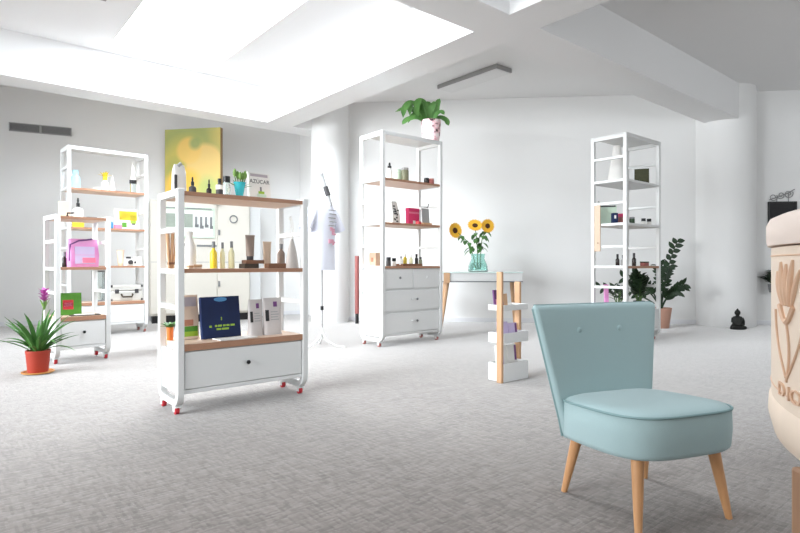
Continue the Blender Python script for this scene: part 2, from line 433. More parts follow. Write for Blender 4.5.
# ------------------------------------------------------------------ rolling shelf units
PS = 0.042      # square post
class Unit: pass
def shelf_unit(label, px, Z=None, at=None, rz=0.0, L=0.88, D=0.37, H=1.42, boards=(), rungs=(), drawers=(), caster='red',
               top_panel=None, bmat=None, group='white rolling shelf units'):
    """origin: front-left post on the floor, x along the front, y to the back"""
    u = Unit()
    u.o = at if at else cw(px, Z); u.rz = rz; u.L = L; u.D = D
    r = thing('shelf_unit', label, 'shelf', (u.o[0], u.o[1], 0), rz, group); u.root = r
    h = PS / 2
    for side, x in (('l', 0.0), ('r', L)):
        mb = MB(); zb = 0.075; R = 0.07
        # one continuous U of square tube with rounded lower corners
        path = [(0.0, H)] + [(0.0 + R - R*math.cos(a), zb + R - R*math.sin(a)) for a in [i*PI/12 for i in range(7)]] \
             + [(D - R + R*math.sin(a), zb + R - R*math.cos(a)) for a in [i*PI/12 for i in range(7)]] + [(D, H)]
        rings = []
        for i, (y, z) in enumerate(path):
            a = Vector(path[max(i-1, 0)]); b = Vector(path[min(i+1, len(path)-1)])
            t = (b - a).normalized(); n = Vector((-t.y, t.x))
            rings.append([(x - h, y + n.x*h, z + n.y*h), (x + h, y + n.x*h, z + n.y*h), (x + h, y - n.x*h, z - n.y*h), (x - h, y - n.x*h, z - n.y*h)])
        mb.loft(rings)
        mb.box(x-h, x+h, h, D-h, H-PS, H)
        for z in rungs: mb.box(x-h*.95, x+h*.95, h, D-h, z-.020, z+.012)
        mb.build('end_frame', 'white', r, bevel=.004)
        for y in (0.055, D - 0.055):
            cst = MB()
            cst.cbox((x, y, zb - h - .004), (.045, .05, .008))
            cst.cbox((x-.017, y+.012, .034), (.005, .034, .032)); cst.cbox((x+.017, y+.012, .034), (.005, .034, .032))
            co = cst.build('caster', 'white', r, bevel=.002)
            mx = Matrix.Translation((x, y + .012, .0265)) @ Matrix.Rotation(PI/2, 4, 'Y')
            MB().lathe([(.018, -.013), (.0265, -.011), (.0265, .011), (.018, .013)], 18, mtx=mx).build('wheel', caster, co)
    if top_panel:
        MB().box(-h, L+h, -h, D+h, H+.0005, H+.010).build('top_panel', 'drawer', r, bevel=.002)
        MB().box(h, L-h, -h, h*.2, H-.036, H).build('top_rail', 'white', r, bevel=.003)
    for bi, (z, t) in enumerate(boards):          # z = upper face
        bm_ = (bmat or {}).get(bi, 'oak')
        bo = MB().box(h+.001, L-h-.001, -h+.010, D+h-.004, z-t, z).build('shelf_board', bm_, r, bevel=.002)
        if bm_ == 'oak': MB().box(h+.001, L-h-.001, -h+.004, -h+.010, z-t, z).build('front_edge', 'edge', bo)
        else: MB().box(h+.001, L-h-.001, -h+.004, -h+.010, z-t, z).build('front_edge', bm_, bo)
    if drawers:
        z0 = min(d[2] for d in drawers) - .03; z1 = max(d[3] for d in drawers) + .004
        b = MB()
        b.box(h+.001, L-h-.001, h*.6, D+h-.006, z0, z1)
        b.box(h+.001, L-h-.001, -h+.012, h*.6, z0, z0+.026)
        b.build('carcass', 'drawer', r, bevel=.003)
        for x in (0, L):
            MB().box(x-h*.25, x+h*.25, h, D-h, z0+.0, z1-.004).build('side_panel', 'drawer', r)
        for x0, x1, a, c, kn in drawers:
            d = MB().box(h+.006 + x0*(L-2*h-.012), h+.006 + x1*(L-2*h-.012) - (.006 if x1 < 1 else 0), -h+.010, h*.6-.001, a, c).build('drawer', 'drawer', r, bevel=.003)
            xm = h + (x0+x1)/2*(L-2*h)
            for dx, mk in kn:
                MB().lathe([(.004, 0), (.007, .008), (.014, .016), (.014, .022), (.010, .025)], 14,
                           mtx=Matrix.Translation((xm + dx, -h+.010, (a+c)/2+.012)) @ Matrix.Rotation(PI/2, 4, 'X')).build('knob', mk, d)
    u.M = Matrix.Translation((u.o[0], u.o[1], 0)) @ Matrix.Rotation(rz, 4, 'Z')
    return u
def place(u, px, y, z):
    """plan point on unit u in image column px at local depth y; returns location, metres per pixel there"""
    k = (px - 400) / F
    P0 = u.M @ Vector((0, y, z)); d = u.M.to_3x3() @ Vector((1, 0, 0))
    X = lambda p: CU*p.x - SU*p.y
    Zf = lambda p: SU*p.x + CU*p.y
    s = (k*Zf(P0) - X(P0)) / (X(d) - k*Zf(d))
    p = P0 + d*s
    return p, Zf(p) / F

LOWB = ((0.445, .04), (0.92, .026), (1.405, .026))
LOWR = (1.17, .92-.012, .68)
drw_low = ((0, 1, .165, .398, ((0, 'black'),)),)
MU = shelf_unit('white rolling shelf unit in mid-floor holding tubes, bottles and a blue book', 0, at=(1.126, 3.50), boards=LOWB,
                rungs=LOWR, drawers=drw_low, L=.877)
TB = ((.925, .026), (1.428, .026), (1.935, .026))
TU = shelf_unit('tall white rolling shelf unit with four drawers and an orchid on top', 0, at=(3.83, 4.92), boards=TB, H=2.46, L=.905, D=.40,
                rungs=(1.925, 1.67, 1.42, 1.16, .915, .64, .38), caster='copper', top_panel=True,
                drawers=((0, .5, .665, .890, ((0, 'midgrey'),)), (.5, 1, .665, .890, ((0, 'white'),)),
                         (0, 1, .405, .640, ((-.03, 'white'), (.05, 'midgrey'))), (0, 1, .15, .380, ((-.03, 'white'), (.05, 'midgrey')))))
RU = shelf_unit('tall white open shelf unit beyond the blue-green chair, dark plant beside it', 0, at=(6.04, 3.20), boards=TB[0:3], bmat={1: 'drawer', 2: 'drawer'}, H=2.46, L=.805, D=.41,
                rungs=(2.2, 1.93, 1.67, 1.42, 1.16, .92, .68, .44), caster='copper', top_panel=True,
                drawers=((0, 1, .165, .398, ((0, 'black'),)),))
LU = shelf_unit('tall white shelf unit at the back left holding a silver case', 0, at=(1.22, 8.10), rz=math.radians(3), boards=((.445, .04),)+TB, H=2.46, L=.94,
                rungs=(2.2, 1.93, 1.67, 1.42, 1.16, .92, .68), caster='copper', drawers=drw_low, top_panel=True)
SU_ = shelf_unit('narrow low white shelf unit beside the potted pink flower', 0, at=(.815, 6.03), rz=math.radians(6), boards=LOWB, L=.44, D=.40,
                 rungs=(1.17, .92-.012, .68), drawers=drw_low)

# ------------------------------------------------------------------ small goods
def bottle(label, loc, h, r, body='glass', cap='black', neck=0.35, caph=.22, name='bottle', cat='bottle', n=18, group=None, drop=False):
    t = thing(name, label, cat, loc, 0, group)
    bh = h * (1 - caph)
    MB().lathe([(r*.9, 0), (r, h*.02), (r, bh*.72), (r*.9, bh*.80), (r*neck, bh*.93), (r*neck, bh)], n).build('body', body, t)
    c_ = MB()
    if drop: c_.lathe([(r*neck*1.25, bh), (r*neck*1.25, bh + h*caph*.4), (r*neck*.6, bh + h*caph*.5), (r*neck*.75, bh + h*caph*.7), (r*neck*.5, h)], n)
    else: c_.lathe([(r*neck*1.15, bh), (r*neck*1.15, h*.995), (r*neck*.9, h)], n)
    c_.build('cap', cap, t)
    return t
def jar(label, loc, h, r, body='glass', lid='grey', name='jar', cat='jar', lidh=.2, group=None):
    t = thing(name, label, cat, loc, 0, group); bh = h*(1-lidh)
    MB().lathe([(r*.92, 0), (r, h*.04), (r, bh*.95), (r*.85, bh)], 20).build('body', body, t)
    MB().lathe([(r*.95, bh), (r*.95, h*.985), (r*.9, h)], 20).build('lid', lid, t)
    return t
def tube(label, loc, h, w, body, cap, rz=0.0, name='cosmetic_tube'):
    t = thing(name, label, 'tube', loc, rz)
    ch = h*.16; rings = []
    for q in range(9):
        f = q/8; z = ch + (h-ch)*f
        a = w*.36*(1-f) + w*.5*f; b = w*.36*(1-f)**.8 + .0035
        rings.append([(a*math.cos(2*PI*k/20), b*math.sin(2*PI*k/20), z) for k in range(20)])
    MB().loft(rings).build('body', body, t)
    MB().box(-w*.5, w*.5, -.003, .003, h, h*1.06).build('crimp', body, t)
    MB().lathe([(w*.30, 0), (w*.32, ch*.1), (w*.33, ch*.99)], 18).build('cap', cap, t)
    return t
def box_item(label, loc, w, d, h, m, rz=0.0, name='box', cat='box', front=None, lid=None, group=None, bev=.003):
    t = thing(name, label, cat, loc, rz, group)
    hb = h*(1-(lid[1] if lid else 0))
    MB().box(-w/2, w/2, -d/2, d/2, 0, hb).build('body', m, t, bevel=bev)
    if lid: MB().box(-w/2-.002, w/2+.002, -d/2-.002, d/2+.002, hb, h).build('lid', lid[0], t, bevel=bev)
    if front:
        m2, x0, x1, z0, z1 = front
        MB().box(w*(x0-.5), w*(x1-.5), -d/2-.0016, -d/2, h*z0, h*z1).build('front_label', m2, t)
    return t
def standing_book(label, loc, w, h, th, cover, rz=0.0, lean=0.12, marks=(), name='book', cat='book', page='paper', text=None):
    """cover faces local -y, leaning back; marks: (material, x0,x1,z0,z1) printed patches as fractions"""
    t = thing(name, label, cat, loc, rz)
    mx = Matrix.Rotation(-lean, 4, 'X')
    MB().box(-w/2+.002, w/2-.004, -th+.002, -.002, .003, h-.003, mx).build('pages', page, t)
    b = MB()
    b.box(-w/2, w/2, -th-.001, -th+.002, 0, h, mx); b.box(-w/2, w/2, -.002, .001, 0, h, mx); b.box(-w/2-.001, -w/2+.002, -th+.002, -.002, 0, h, mx)
    cv = b.build('cover', cover, t)
    for m2, x0, x1, z0, z1 in marks:
        MB().box(w*(x0-.5), w*(x1-.5), -th-.0022, -th-.0011, h*z0, h*z1, mx).build('printed_patch', m2, cv)
    if text:
        body, size, fx, fz, m2 = text
        me = text_mesh(body, size, .0006)
        me.transform(mx @ Matrix.Translation((w*(fx-.5), -th-.0018, h*fz)) @ Matrix.Rotation(PI/2, 4, 'X'))
        me.materials.append(M[m2])
        o = bpy.data.objects.new('lettering', me); COL.objects.link(o); o.parent = cv
    # thickness under a leaning back: shift so the heel rests on the board
    return t

def L3(p): return (p.x, p.y, p.z)
# ---- middle unit, top board
u = MU; Z3 = 1.4055
p, s = place(u, 179, .20, Z3)
t = thing('refill_pouch', 'white refill pouch with a dark stripe, at the left end of the top board', 'pouch', L3(p), .15)
rings = []
for q in range(9):
    f = q/8; z = f*30*s
    a = 7*s*(1 - .25*max(0, f-.75)*4); b = .035*(1-f)**.7 + .003
    rings.append([(a*math.copysign(abs(math.cos(2*PI*k/20))**.5, math.cos(2*PI*k/20)), b*math.sin(2*PI*k/20), z) for k in range(20)])
MB().loft(rings).build('bag', 'paper', t)
MB().tube([(-.01, 0, 28*s), (.014, 0, 31.5*s)], .012, 10).build('spout', 'grey', t)
MB().box(-6.5*s, -4.2*s, -.032, -.020, 3*s, 19*s).build('stripe', 'charcoal', t)
p, s = place(u, 192.5, .16, Z3); bottle('dark dropper bottle beside the white refill pouch on the top board', L3(p), 18*s, 3.6*s, 'charcoal', 'black', .35, .45, drop=True)
p, s = place(u, 209, .17, Z3); bottle('slim all-dark dropper bottle before the yellow picture', L3(p), 17*s, 2.5*s, 'dark', 'black', .4, .45, drop=True)
p, s = place(u, 219.5, .13, Z3); bb = bottle('dark bottle with a white label on the top board', L3(p), 18*s, 3.4*s, 'charcoal', 'black', .45, .22)
MB().lathe([(3.5*s, 7*s), (3.5*s, 11.5*s)], 20).build('label_band', 'paper', bb)
p, s = place(u, 226.5, .19, Z3); bottle('clear bottle with a square black cap left of the turquoise vase', L3(p), 22*s, 4.0*s, 'glass', 'black', .75, .28)
p, s = place(u, 239.5, .17, Z3)
t = thing('tulip_vase', 'turquoise vase on the top board', 'vase', L3(p))
MB().lathe([(3.0*s, 0), (3.2*s, 1*s), (5.2*s, 12*s), (6.2*s, 16.5*s), (5.6*s, 16.5*s), (4.6*s, 11*s), (2.4*s, 2*s)], 20).build('body', 'teal', t)
pv = p
for i, (dx, dy, dz, ln) in enumerate(((-5, 0, 1, 22), (-1.5, 1, 1, 20), (3, -1, 1, 19), (6, 0, 1, 21), (0, -2, 1, 19))):
    tl = thing('tulip', 'pale green tulip bud in the turquoise vase', 'flower', L3(pv), 0, 'green tulips in the turquoise vase')
    base = Vector((0, 0, 2*s)); tip = Vector((dx*s, dy*s, ln*s))
    MB().tube([base, base.lerp(tip, .5), tip], .0035, 6).build('stem', 'stem', tl)
    hd = MB()
    hd.lathe([(.3*s, -1*s), (1.7*s, 1.5*s), (2.0*s, 4*s), (1.0*s, 7*s), (.2*s, 8*s)], 10, c=tip)
    hd.build('bud', 'leaflight', tl)
    MB().leaf(base.lerp(tip, .45), (dx*.3+.1, dy*.3+.1, 1), 11*s, 3.4*s, .3).build('leaf', 'leaf', tl)
p, s = place(u, 259, .22, Z3)
standing_book('white book lettered AZÚCAR standing on the top board', L3(p), 24*s, 28*s, .022, 'paper', rz=.1,
              marks=(('palelilac', .08, .9, .86, .96), ('lime', .42, .7, .25, .34), ('mint', .35, .78, .14, .24), ('midgrey', .5, .58, .34, .5)), text=('AZÚCAR', 5.6*s, .5, .62, 'charcoal'))
# middle board
Z2 = .9205
p, s = place(u, 171, .29, Z2)
t = thing('wooden_reed_bundle', 'sheaf of tan wooden slats behind the left ladder of the middle unit', 'bundle', L3(p), .1)
for i in range(7):
    a = (i-3)/3
    MB().tube([(a*2.0*s, .006*(i % 3), 0), (a*5.2*s, .02*(i % 3 - 1), 37*s)], (.006, .010), 6).build('slat', 'pine', t)
MB().cbox((0, 0, 5*s), (6*s, .03, 2.2*s)).build('tie', 'brown', t)
p, s = place(u, 189.5, .20, Z2)
t = thing('white_jug', 'tall white bottle with dark left edge on the middle board', 'bottle', L3(p))
MB().lathe([(5.6*s, 0), (6*s, 1*s), (6*s, 22*s), (4*s, 27*s), (2.6*s, 31*s), (2.6*s, 33*s)], 24).build('body', 'paper', t)
MB().lathe([(3.2*s, 33*s), (3.2*s, 36.5*s), (2.6*s, 37*s)], 18).build('cap', 'paper', t)
MB().box(-6.2*s, -5.2*s, -2.2*s, 2.2*s, 2*s, 25*s).build('dark_label', 'espresso', t)
for i, (px, w, h) in enumerate(((190, 7, 3.2), (198, 8, 4.2))):
    p, s = place(u, px, .05, Z2)
    t = thing('wooden_brush', ['short wooden brush lying in front of the tall white bottle', 'wooden brush lying right of the short one on the middle board'][i], 'brush', L3(p), .5 - i*.8)
    MB().cbox((0, 0, h*s*.7), (w*s, .028, h*s*.6)).build('handle', 'pine', t, bevel=.004)
    MB().cbox((0, 0, h*s*.2), (w*s*.85, .02, h*s*.4)).build('bristles', 'sand', t)
for px, h, r, m, lb in ((213.5, 27, 3.4, 'yellow', 'bottle of bright yellow oil on the middle board'), (222.5, 26, 2.4, 'paleyellow', 'slim pale bottle right of the yellow oil'), (231.5, 27, 3.0, 'paleyellow', 'pale cream bottle, rightmost of the three with grey tips')):
    p, s = place(u, px, .14, Z2); bottle(lb, L3(p), h*s, r*s, m, 'midgrey', .42, .24)
p, s = place(u, 250, .14, Z2)
# two dark boxes stacked, tube on top
p1, s = place(u, 249, .12, Z2)
box_item('dark box at the bottom of the stack under the grey-brown tube', L3(p1), 16*s, .08, 4.6*s, 'espresso', rz=.1)
p2, s = place(u, 253, .12, Z2 + 4.6*s); box_item('flat olive-brown box on top of the dark box', (p2.x, p2.y, p2.z), 19*s, .085, 3.6*s, 'brown', rz=-.05)
p3, s = place(u, 250, .12, Z2 + 8.2*s); tube('grey-brown cosmetic tube standing on two stacked dark boxes', L3(p3), 23.5*s, 10.5*s, 'tan', 'charcoal', .1)
p, s = place(u, 267, .16, Z2); tube('beige cosmetic tube behind the brown wooden tray', L3(p), 25*s, 9.5*s, 'beige', 'sand', .1)
p, s = place(u, 276.5, .06, Z2); box_item('shallow brown wooden tray on the middle board', L3(p), 22*s, .055, 4.8*s, 'brown', name='tray', cat='tray')
p, s = place(u, 281, .19, Z2); bottle('grey-brown bottle with pointed top behind the wooden tray', L3(p), 24*s, 3.9*s, 'tan', 'midgrey', .4, .2)
p, s = place(u, 292, .035, Z2)
t = thing('linen_pouch', 'grey peaked linen pouch at the right end of the middle board', 'pouch', L3(p), 0)
rings = []
for q in range(10):
    f = q/9; a = 7.0*s*(1-f**1.5*.80); b = .030*(1-f**1.3) + .004
    rings.append([(a*math.copysign(abs(math.cos(2*PI*k/20))**.7, math.cos(2*PI*k/20)), b*math.sin(2*PI*k/20), 29*s*f) for k in range(20)])
MB().loft(rings).build('bag', mat('grey_linen', (200, 192, 186), .9, var=.15, scale=60), t)
MB().tube([(0, 0, 28*s), (-.016, 0, 34*s), (-.004, 0, 43*s), (-.020, 0, 50*s), (-.008, 0, 52*s), (.010, 0, 42*s), (.002, 0, 28.5*s)], .004, 6).build('cord', 'paper', t)
# bottom board
Z1 = .4455
p, s = place(u, 170, .27, Z1)
t = thing('carrot_vase_plant', 'small green plant in a tall orange pot on the bottom board', 'plant', L3(p))
MB().lathe([(2.6*s, 0), (3.0*s, 1*s), (3.4*s, 13*s), (2.8*s, 13*s), (2.6*s, 11*s)], 18).build('pot', 'orange', t)
lf = MB()
for i in range(16):
    a = i*2.4; e = .5 + .5*random.random()
    lf.leaf((0, 0, 11*s), (math.cos(a)*.8, math.sin(a)*.8, e*1.6), (9+5*random.random())*s, 4*s, .9)
lf.build('foliage', 'leaf', t)
p, s = place(u, 187.5, .24, Z1)
standing_book('cookbook with a food photograph leaning at the left of the bottom board', L3(p), 21*s, 44*s, .02, 'sand', rz=.05, lean=.1,
              marks=(('palelilac', .08, .92, .74, .95), ('skin', .3, .75, .3, .44), ('green', .3, .95, .17, .29), ('lime', .15, .95, .06, .17)))
p, s = place(u, 220.5, .17, Z1)
t = standing_book('large dark blue picture book standing open to its cover on the bottom board', L3(p), 40*s, 41*s, .03, 'navy', rz=.06, lean=.13)
mx = Matrix.Rotation(-.13, 4, 'X'); W_, H_ = 40*s, 41*s; yb = -.0325
cv = [c_ for c_ in t.children if c_.name.startswith('cover')][0]
art = MB(); n = 18
art.loft([[mx @ Vector((.17*W_*math.cos(2*PI*k/n), y, H_*.93 + .055*H_*math.sin(2*PI*k/n))) for k in range(n)] for y in (yb, yb+.001)])
art.build('blue_oval', 'cyan', cv)  # flat blue oval near the top of the cover
bar = MB()
for x0, x1, z in ((.18, .24, .26), (.32, .38, .27), (.40, .50, .27), (.53, .60, .27), (.62, .70, .27), (.73, .84, .27), (.36, .48, .19), (.50, .68, .19)):
    bar.box(W_*(x0-.5), W_*(x1-.5), yb, yb+.001, H_*z, H_*(z+.045), mx)
bar.box(-.012*W_, .012*W_, yb, yb+.001, .42*H_, .5*H_, mx)
bar.build('title_lines', 'lime', cv)
p, s = place(u, 236, .045, Z1)
t = thing('brochure', 'white brochure lying open in front of the blue book', 'brochure', L3(p), .1)
MB().box(-20*s, 0, -.05, .07, 0, .006, Matrix.Rotation(.03, 4, 'Y')).build('left_page', 'paper', t)
MB().box(0, 20*s, -.05, .07, 0, .006, Matrix.Rotation(-.03, 4, 'Y')).build('right_page', 'paper', t)
def coffee_pouch(label, px, y, wpx, hpx):
    p, s = place(MU, px, y, Z1)
    t = thing('stand_up_pouch', label, 'pouch', L3(p), .02)
    w, h = wpx*s, hpx*s; rings = []
    for q in range(11):
        f = q/10
        a = w/2*(1 - .05*math.sin(PI*f)); b = .034*(1-f)**.8 + .0025
        e = .45
        rings.append([(a*math.copysign(abs(math.cos(2*PI*k/24))**e, math.cos(2*PI*k/24)), b*math.copysign(abs(math.sin(2*PI*k/24))**.8, math.sin(2*PI*k/24)), h*f) for k in range(24)])
    bag = MB().loft(rings).build('bag', M['pouchgrey'], t)
    tilt = math.atan2(.032, h)
    mx = Matrix.Translation((0, -.0375, 0)) @ Matrix.Rotation(-tilt, 4, 'X')
    MB().box(-w*.42, -w*.24, -.002, .003, h*.38, h*.68, mx).build('black_strip', 'black', bag)
    pr = MB()
    pr.box(w*.02, w*.22, -.002, .003, h*.76, h*.90, mx)
    pr.build('emblem', 'purple', bag)
    ln = MB()
    for i in range(4): ln.box(-w*.14, w*(.30 - .06*(i % 2)), -.001, .003, h*(.40+.07*i), h*(.425+.07*i), mx)
    ln.build('text_lines', 'grey', bag)
M['pouchgrey'] = mat('grey_paper_pouch', (208, 202, 200), .7, var=.12, scale=20)
coffee_pouch('grey stand-up pouch with black strip, nearer the blue book', 255, .13, 15, 36)
coffee_pouch('grey stand-up pouch with black strip at the right, overlapping the other pouch', 272, .12, 20, 36.5)

# ---- tall unit with four drawers
u = TU; ZA, ZB, ZC = 1.9355, 1.4285, .9255
p, s = place(u, 389.5, .18, ZA); bottle('white bottle with a black dropper on the upper shelf of the tall unit', L3(p), 18.5*s, 2.6*s, 'paper', 'black', .6, .30, drop=True)
p, s = place(u, 397.5, .28, ZA); jar('pale glass jar on the upper shelf behind the olive tin', L3(p), 14*s, 4*s, 'mint', 'mint')
p, s = place(u, 405, .20, ZA); jar('olive-grey canister on the upper shelf of the tall unit', L3(p), 15.5*s, 3.7*s, 'olive', 'grey', lidh=.14)
p, s = place(u, 426.5, .14, ZA); jar('round dark jar lying near the right of the upper shelf', L3(p), 7*s, 2.7*s, 'dark', 'black')
p, s = place(u, 431.5, .10, ZA); jar('rose-brown jar right of the dark jar on the upper shelf', L3(p), 6.5*s, 2.6*s, 'redwood', 'copper')
p, s = place(u, 393.5, .2, ZB)
t = thing('patterned_paper_bag', 'white bag with black pattern at the left of the pink box', 'bag', L3(p), .1)
MB().loft([[(-a, -b, z), (a, -b, z), (a, b, z), (-a, b, z)] for a, b, z in ((5.4*s, .05, 0), (5.6*s, .05, 8*s), (4.2*s, .02, 19*s), (3.4*s, .008, 23*s))]).build('bag', 'paper', t, bevel=.004)
sp = MB()
for i in range(14):
    f = random.random(); z = (2 + 18*f)*s; yy = -(.05*(1-.72*max(0, (f-.35)/.65))) - .004
    sp.cbox((random.uniform(-3.6, 3.0)*s, yy, z), (random.uniform(1, 3)*s, .006, random.uniform(.8, 1.9)*s))
sp.build('printed_marks', 'charcoal', t)
p, s = place(u, 412.5, .20, ZB)
t = box_item('bright pink box with a paler lid band on the middle shelf', L3(p), 14*s, .06, 17*s, 'pink', lid=('pink', .18))
MB().box(-6.5*s, 6.5*s, -.0335, -.030, 11.4*s, 13.2*s).build('pale_band', 'rose', t)
MB().box(-1.4*s, 1.6*s, -.0335, -.030, 1.2*s, 4.6*s).build('white_label', 'paper', t)
p, s = place(u, 418.5, .04, ZB); box_item('small red packet lying in front of the pink box', L3(p), 5*s, .05, 3*s, 'red', rz=.3, name='packet', cat='packet')
p, s = place(u, 426, .09, ZB)
t = thing('desk_calendar', 'grey standing calendar on a wooden foot, right of the pink box', 'calendar', L3(p), .1)
MB().box(-6.5*s, 6.5*s, -.03, .03, 0, 2.4*s).build('foot', 'pine', t, bevel=.002)
MB().box(-5.4*s, 5.4*s, -.004, .004, 2.4*s, 17*s, Matrix.Rotation(-.08, 4, 'X')).build('board', 'grey', t)
MB().tube([(-5.6*s, .018, 18*s), (2.5*s, .018, 18.5*s), (4*s, .018, 18*s), (5.4*s, .012, 22*s)], .006, 6).build('clip', 'charcoal', t)
p, s = place(u, 375, .29, ZC)
t = thing('gift_bag', 'cream gift bag with white handles at the left of the drawer top', 'bag', L3(p), .0)
M['kraft'] = mat('cream_kraft_paper', (222, 188, 162), .75, var=.06)
for_w = .040
MB().loft([[(-a, -b, z), (a, -b, z), (a, b, z), (-a, b, z)] for a, b, z in ((for_w, .06, 0), (for_w, .065, .09), (for_w*.98, .06, .16))]).build('bag', 'kraft', t, bevel=.003)
for y in (-.05, .05):
    MB().tube([(-.022, y, .155), (-.018, y, .27), (0, y, .31), (.018, y, .27), (.022, y, .155)], .0035, 6).build('handle', 'paper', t)
MB().box(-for_w-.004, -for_w-.001, -.02, .02, .05, .10).build('printed_mark', 'skin', t)
p, s = place(u, 409, .10, ZC)
tr = thing('serving_tray', 'low wooden tray on the drawer top of the tall unit', 'tray', L3(p), 0)
w_ = 13*s
MB().box(-w_, w_, -.07, .07, 0, .012).build('base', 'brown', tr, bevel=.002)
e = MB()
for a, b, c_, d in ((-w_, w_, -.07, -.06), (-w_, w_, .06, .07), (-w_, -w_+.01, -.06, .06), (w_-.01, w_, -.06, .06)): e.box(a, b, c_, d, .012, .028)
e.build('rim', 'brown', tr)
for px, y, h, r, b, c_, lb in ((401, .08, 9, 1.8, 'paper', 'grey', 'white jar on the wooden tray, leftmost there'), (405, .12, 11, 2.0, 'yellow', 'paper', 'small yellow bottle on the wooden tray'),
                          (411, .09, 10, 1.9, 'paleyellow', 'paper', 'small cream bottle on the wooden tray right of the yellow one'), (416.5, .12, 11, 1.8, 'charcoal', 'black', 'small black bottle on the wooden tray'),
                          (420.5, .08, 8, 1.9, 'olive', 'charcoal', 'squat olive bottle at the right end of the wooden tray')):
    p, s = place(u, px, y, ZC + .0125); bottle(lb, L3(p), h*s, r*s, b, c_, .55, .25, n=12)
for px, y, h, r, b, c_, lb in ((388.5, .10, 9, 2.4, 'charcoal', 'black', 'dark pot at the left end of the drawer top'), (394, .12, 8, 2.2, 'paper', 'black', 'white pot with a black lid, left of the wooden tray')):
    p, s = place(u, px, y, ZC); jar(lb, L3(p), h*s, r*s, b, c_, lidh=.4)
# orchid in a pink pot on the very top
china = mat('flowered_china', (246, 224, 226), .35, scale=16)
_r = china.node_tree.nodes.new('ShaderNodeValToRGB'); _mix = [n for n in china.node_tree.nodes if n.type == 'MIX'][0]; _nz = [n for n in china.node_tree.nodes if n.type == 'TEX_NOISE'][0]
_e = _r.color_ramp.elements; _e[0].position = .36; _e[0].color = (*lin((70, 52, 52)), 1); _e[1].position = .58; _e[1].color = (*lin((250, 236, 236)), 1)
_q = _r.color_ramp.elements.new(.41); _q.color = (*lin((236, 186, 192)), 1); _q = _r.color_ramp.elements.new(.5); _q.color = (*lin((246, 214, 218)), 1)
china.node_tree.links.new(_nz.outputs['Fac'], _r.inputs[0]); china.node_tree.links.new(_r.outputs[0], china.node_tree.nodes['Principled BSDF'].inputs['Base Color'])
p, s = place(u, 431.0, .17, 2.4705)
t = thing('potted_orchid', 'broad-leaved plant in a pink and white flowered pot on top of the tall unit', 'plant', L3(p))
MB().lathe([(7*s, 0), (8*s, 1*s), (9.3*s, 11*s), (10*s, 23*s), (8.8*s, 23*s), (8.2*s, 19*s)], 24).build('pot', china, t)
MB().lathe([(8.3*s, 19*s), (.001, 19.8*s)], 20).build('soil', 'soil', t)
lf = MB()
camr = Vector((CU, -SU, 0)); fw = Vector((SU, CU, 0))
def strap(mb, pts, w, nrm):
    P_ = [Vector(p) for p in pts]; Q = []
    for i in range(len(P_)-1):          # smooth the path
        p0, p1, p2, p3 = P_[max(i-1, 0)], P_[i], P_[i+1], P_[min(i+2, len(P_)-1)]
        for k in range(5):
            f = k/5
            Q.append(.5*((2*p1) + (p2-p0)*f + (2*p0-5*p1+4*p2-p3)*f*f + (3*p1-p0-3*p2+p3)*f**3))
    Q.append(P_[-1]); rings = []; n = len(Q)
    for i, q in enumerate(Q):
        t_ = (Q[min(i+1, n-1)] - Q[max(i-1, 0)]).normalized(); sd = t_.cross(nrm).normalized(); f = i/(n-1)
        ww = w*(.30 + .70*math.sin(PI*min(1, .12 + f*.80)))*(1 if f < .85 else max(.05, (1-f)/.15)); up_ = sd.cross(t_)
        rings.append([q - sd*ww/2 + up_*ww*.16, q + up_*.001, q + sd*ww/2 + up_*ww*.16, q - up_*.0015])
    mb.loft(rings)
for i, (pp, w) in enumerate((([(-3, -3), (-14, 10), (-24, 15), (-36, 12)], 6.5), ([(-2, -3), (-12, 12), (-20, 18), (-27, 12), (-28, 3)], 7), ([(-2, -3), (-8, 12), (-14, 18.5), (-20, 16), (-21, 6)], 7),
        ([(-1, -3), (-4, 12), (-9, 19.5), (-14, 17), (-15, 8), (-13, 2)], 7), ([(0, -3), (1, 10), (-3, 18), (-8, 16), (-9, 6)], 7), ([(1, -3), (4, 8), (6, 17), (9, 23)], 6.5),
        ([(2, -3), (8, 4), (15, 2), (18, -3)], 6.5), ([(-3, -3), (-14, 3), (-24, 1), (-29, -4)], 6), ([(-3, -3), (-10, 7), (-18, 7), (-23, 0)], 6.5), ([(0, -3), (-1, 9), (2, 16), (3, 20)], 6), ([(1, -3), (5, 6), (10, 9), (13, 6)], 5.5))):
    dep = (.9, -.5, .2, -.9, .6, -.2, .3, -.7, .5, -.4, -.6)[i]
    m_ = len(pp)-1
    strap(lf, [camr*(x*s) + fw*(dep*(.012 + .09*k/m_)) + Vector((0, 0, 22*s + y*s)) for k, (x, y) in enumerate(pp)], w*s, (fw*-.75 + Vector((0, 0, .55)) + camr*.25*(1 if i % 2 else -1)).normalized())
lf.build('foliage', mat('veined_leaf', (104, 150, 78), .4, var=.5, scale=14, rgb2=(58, 108, 50)), t)

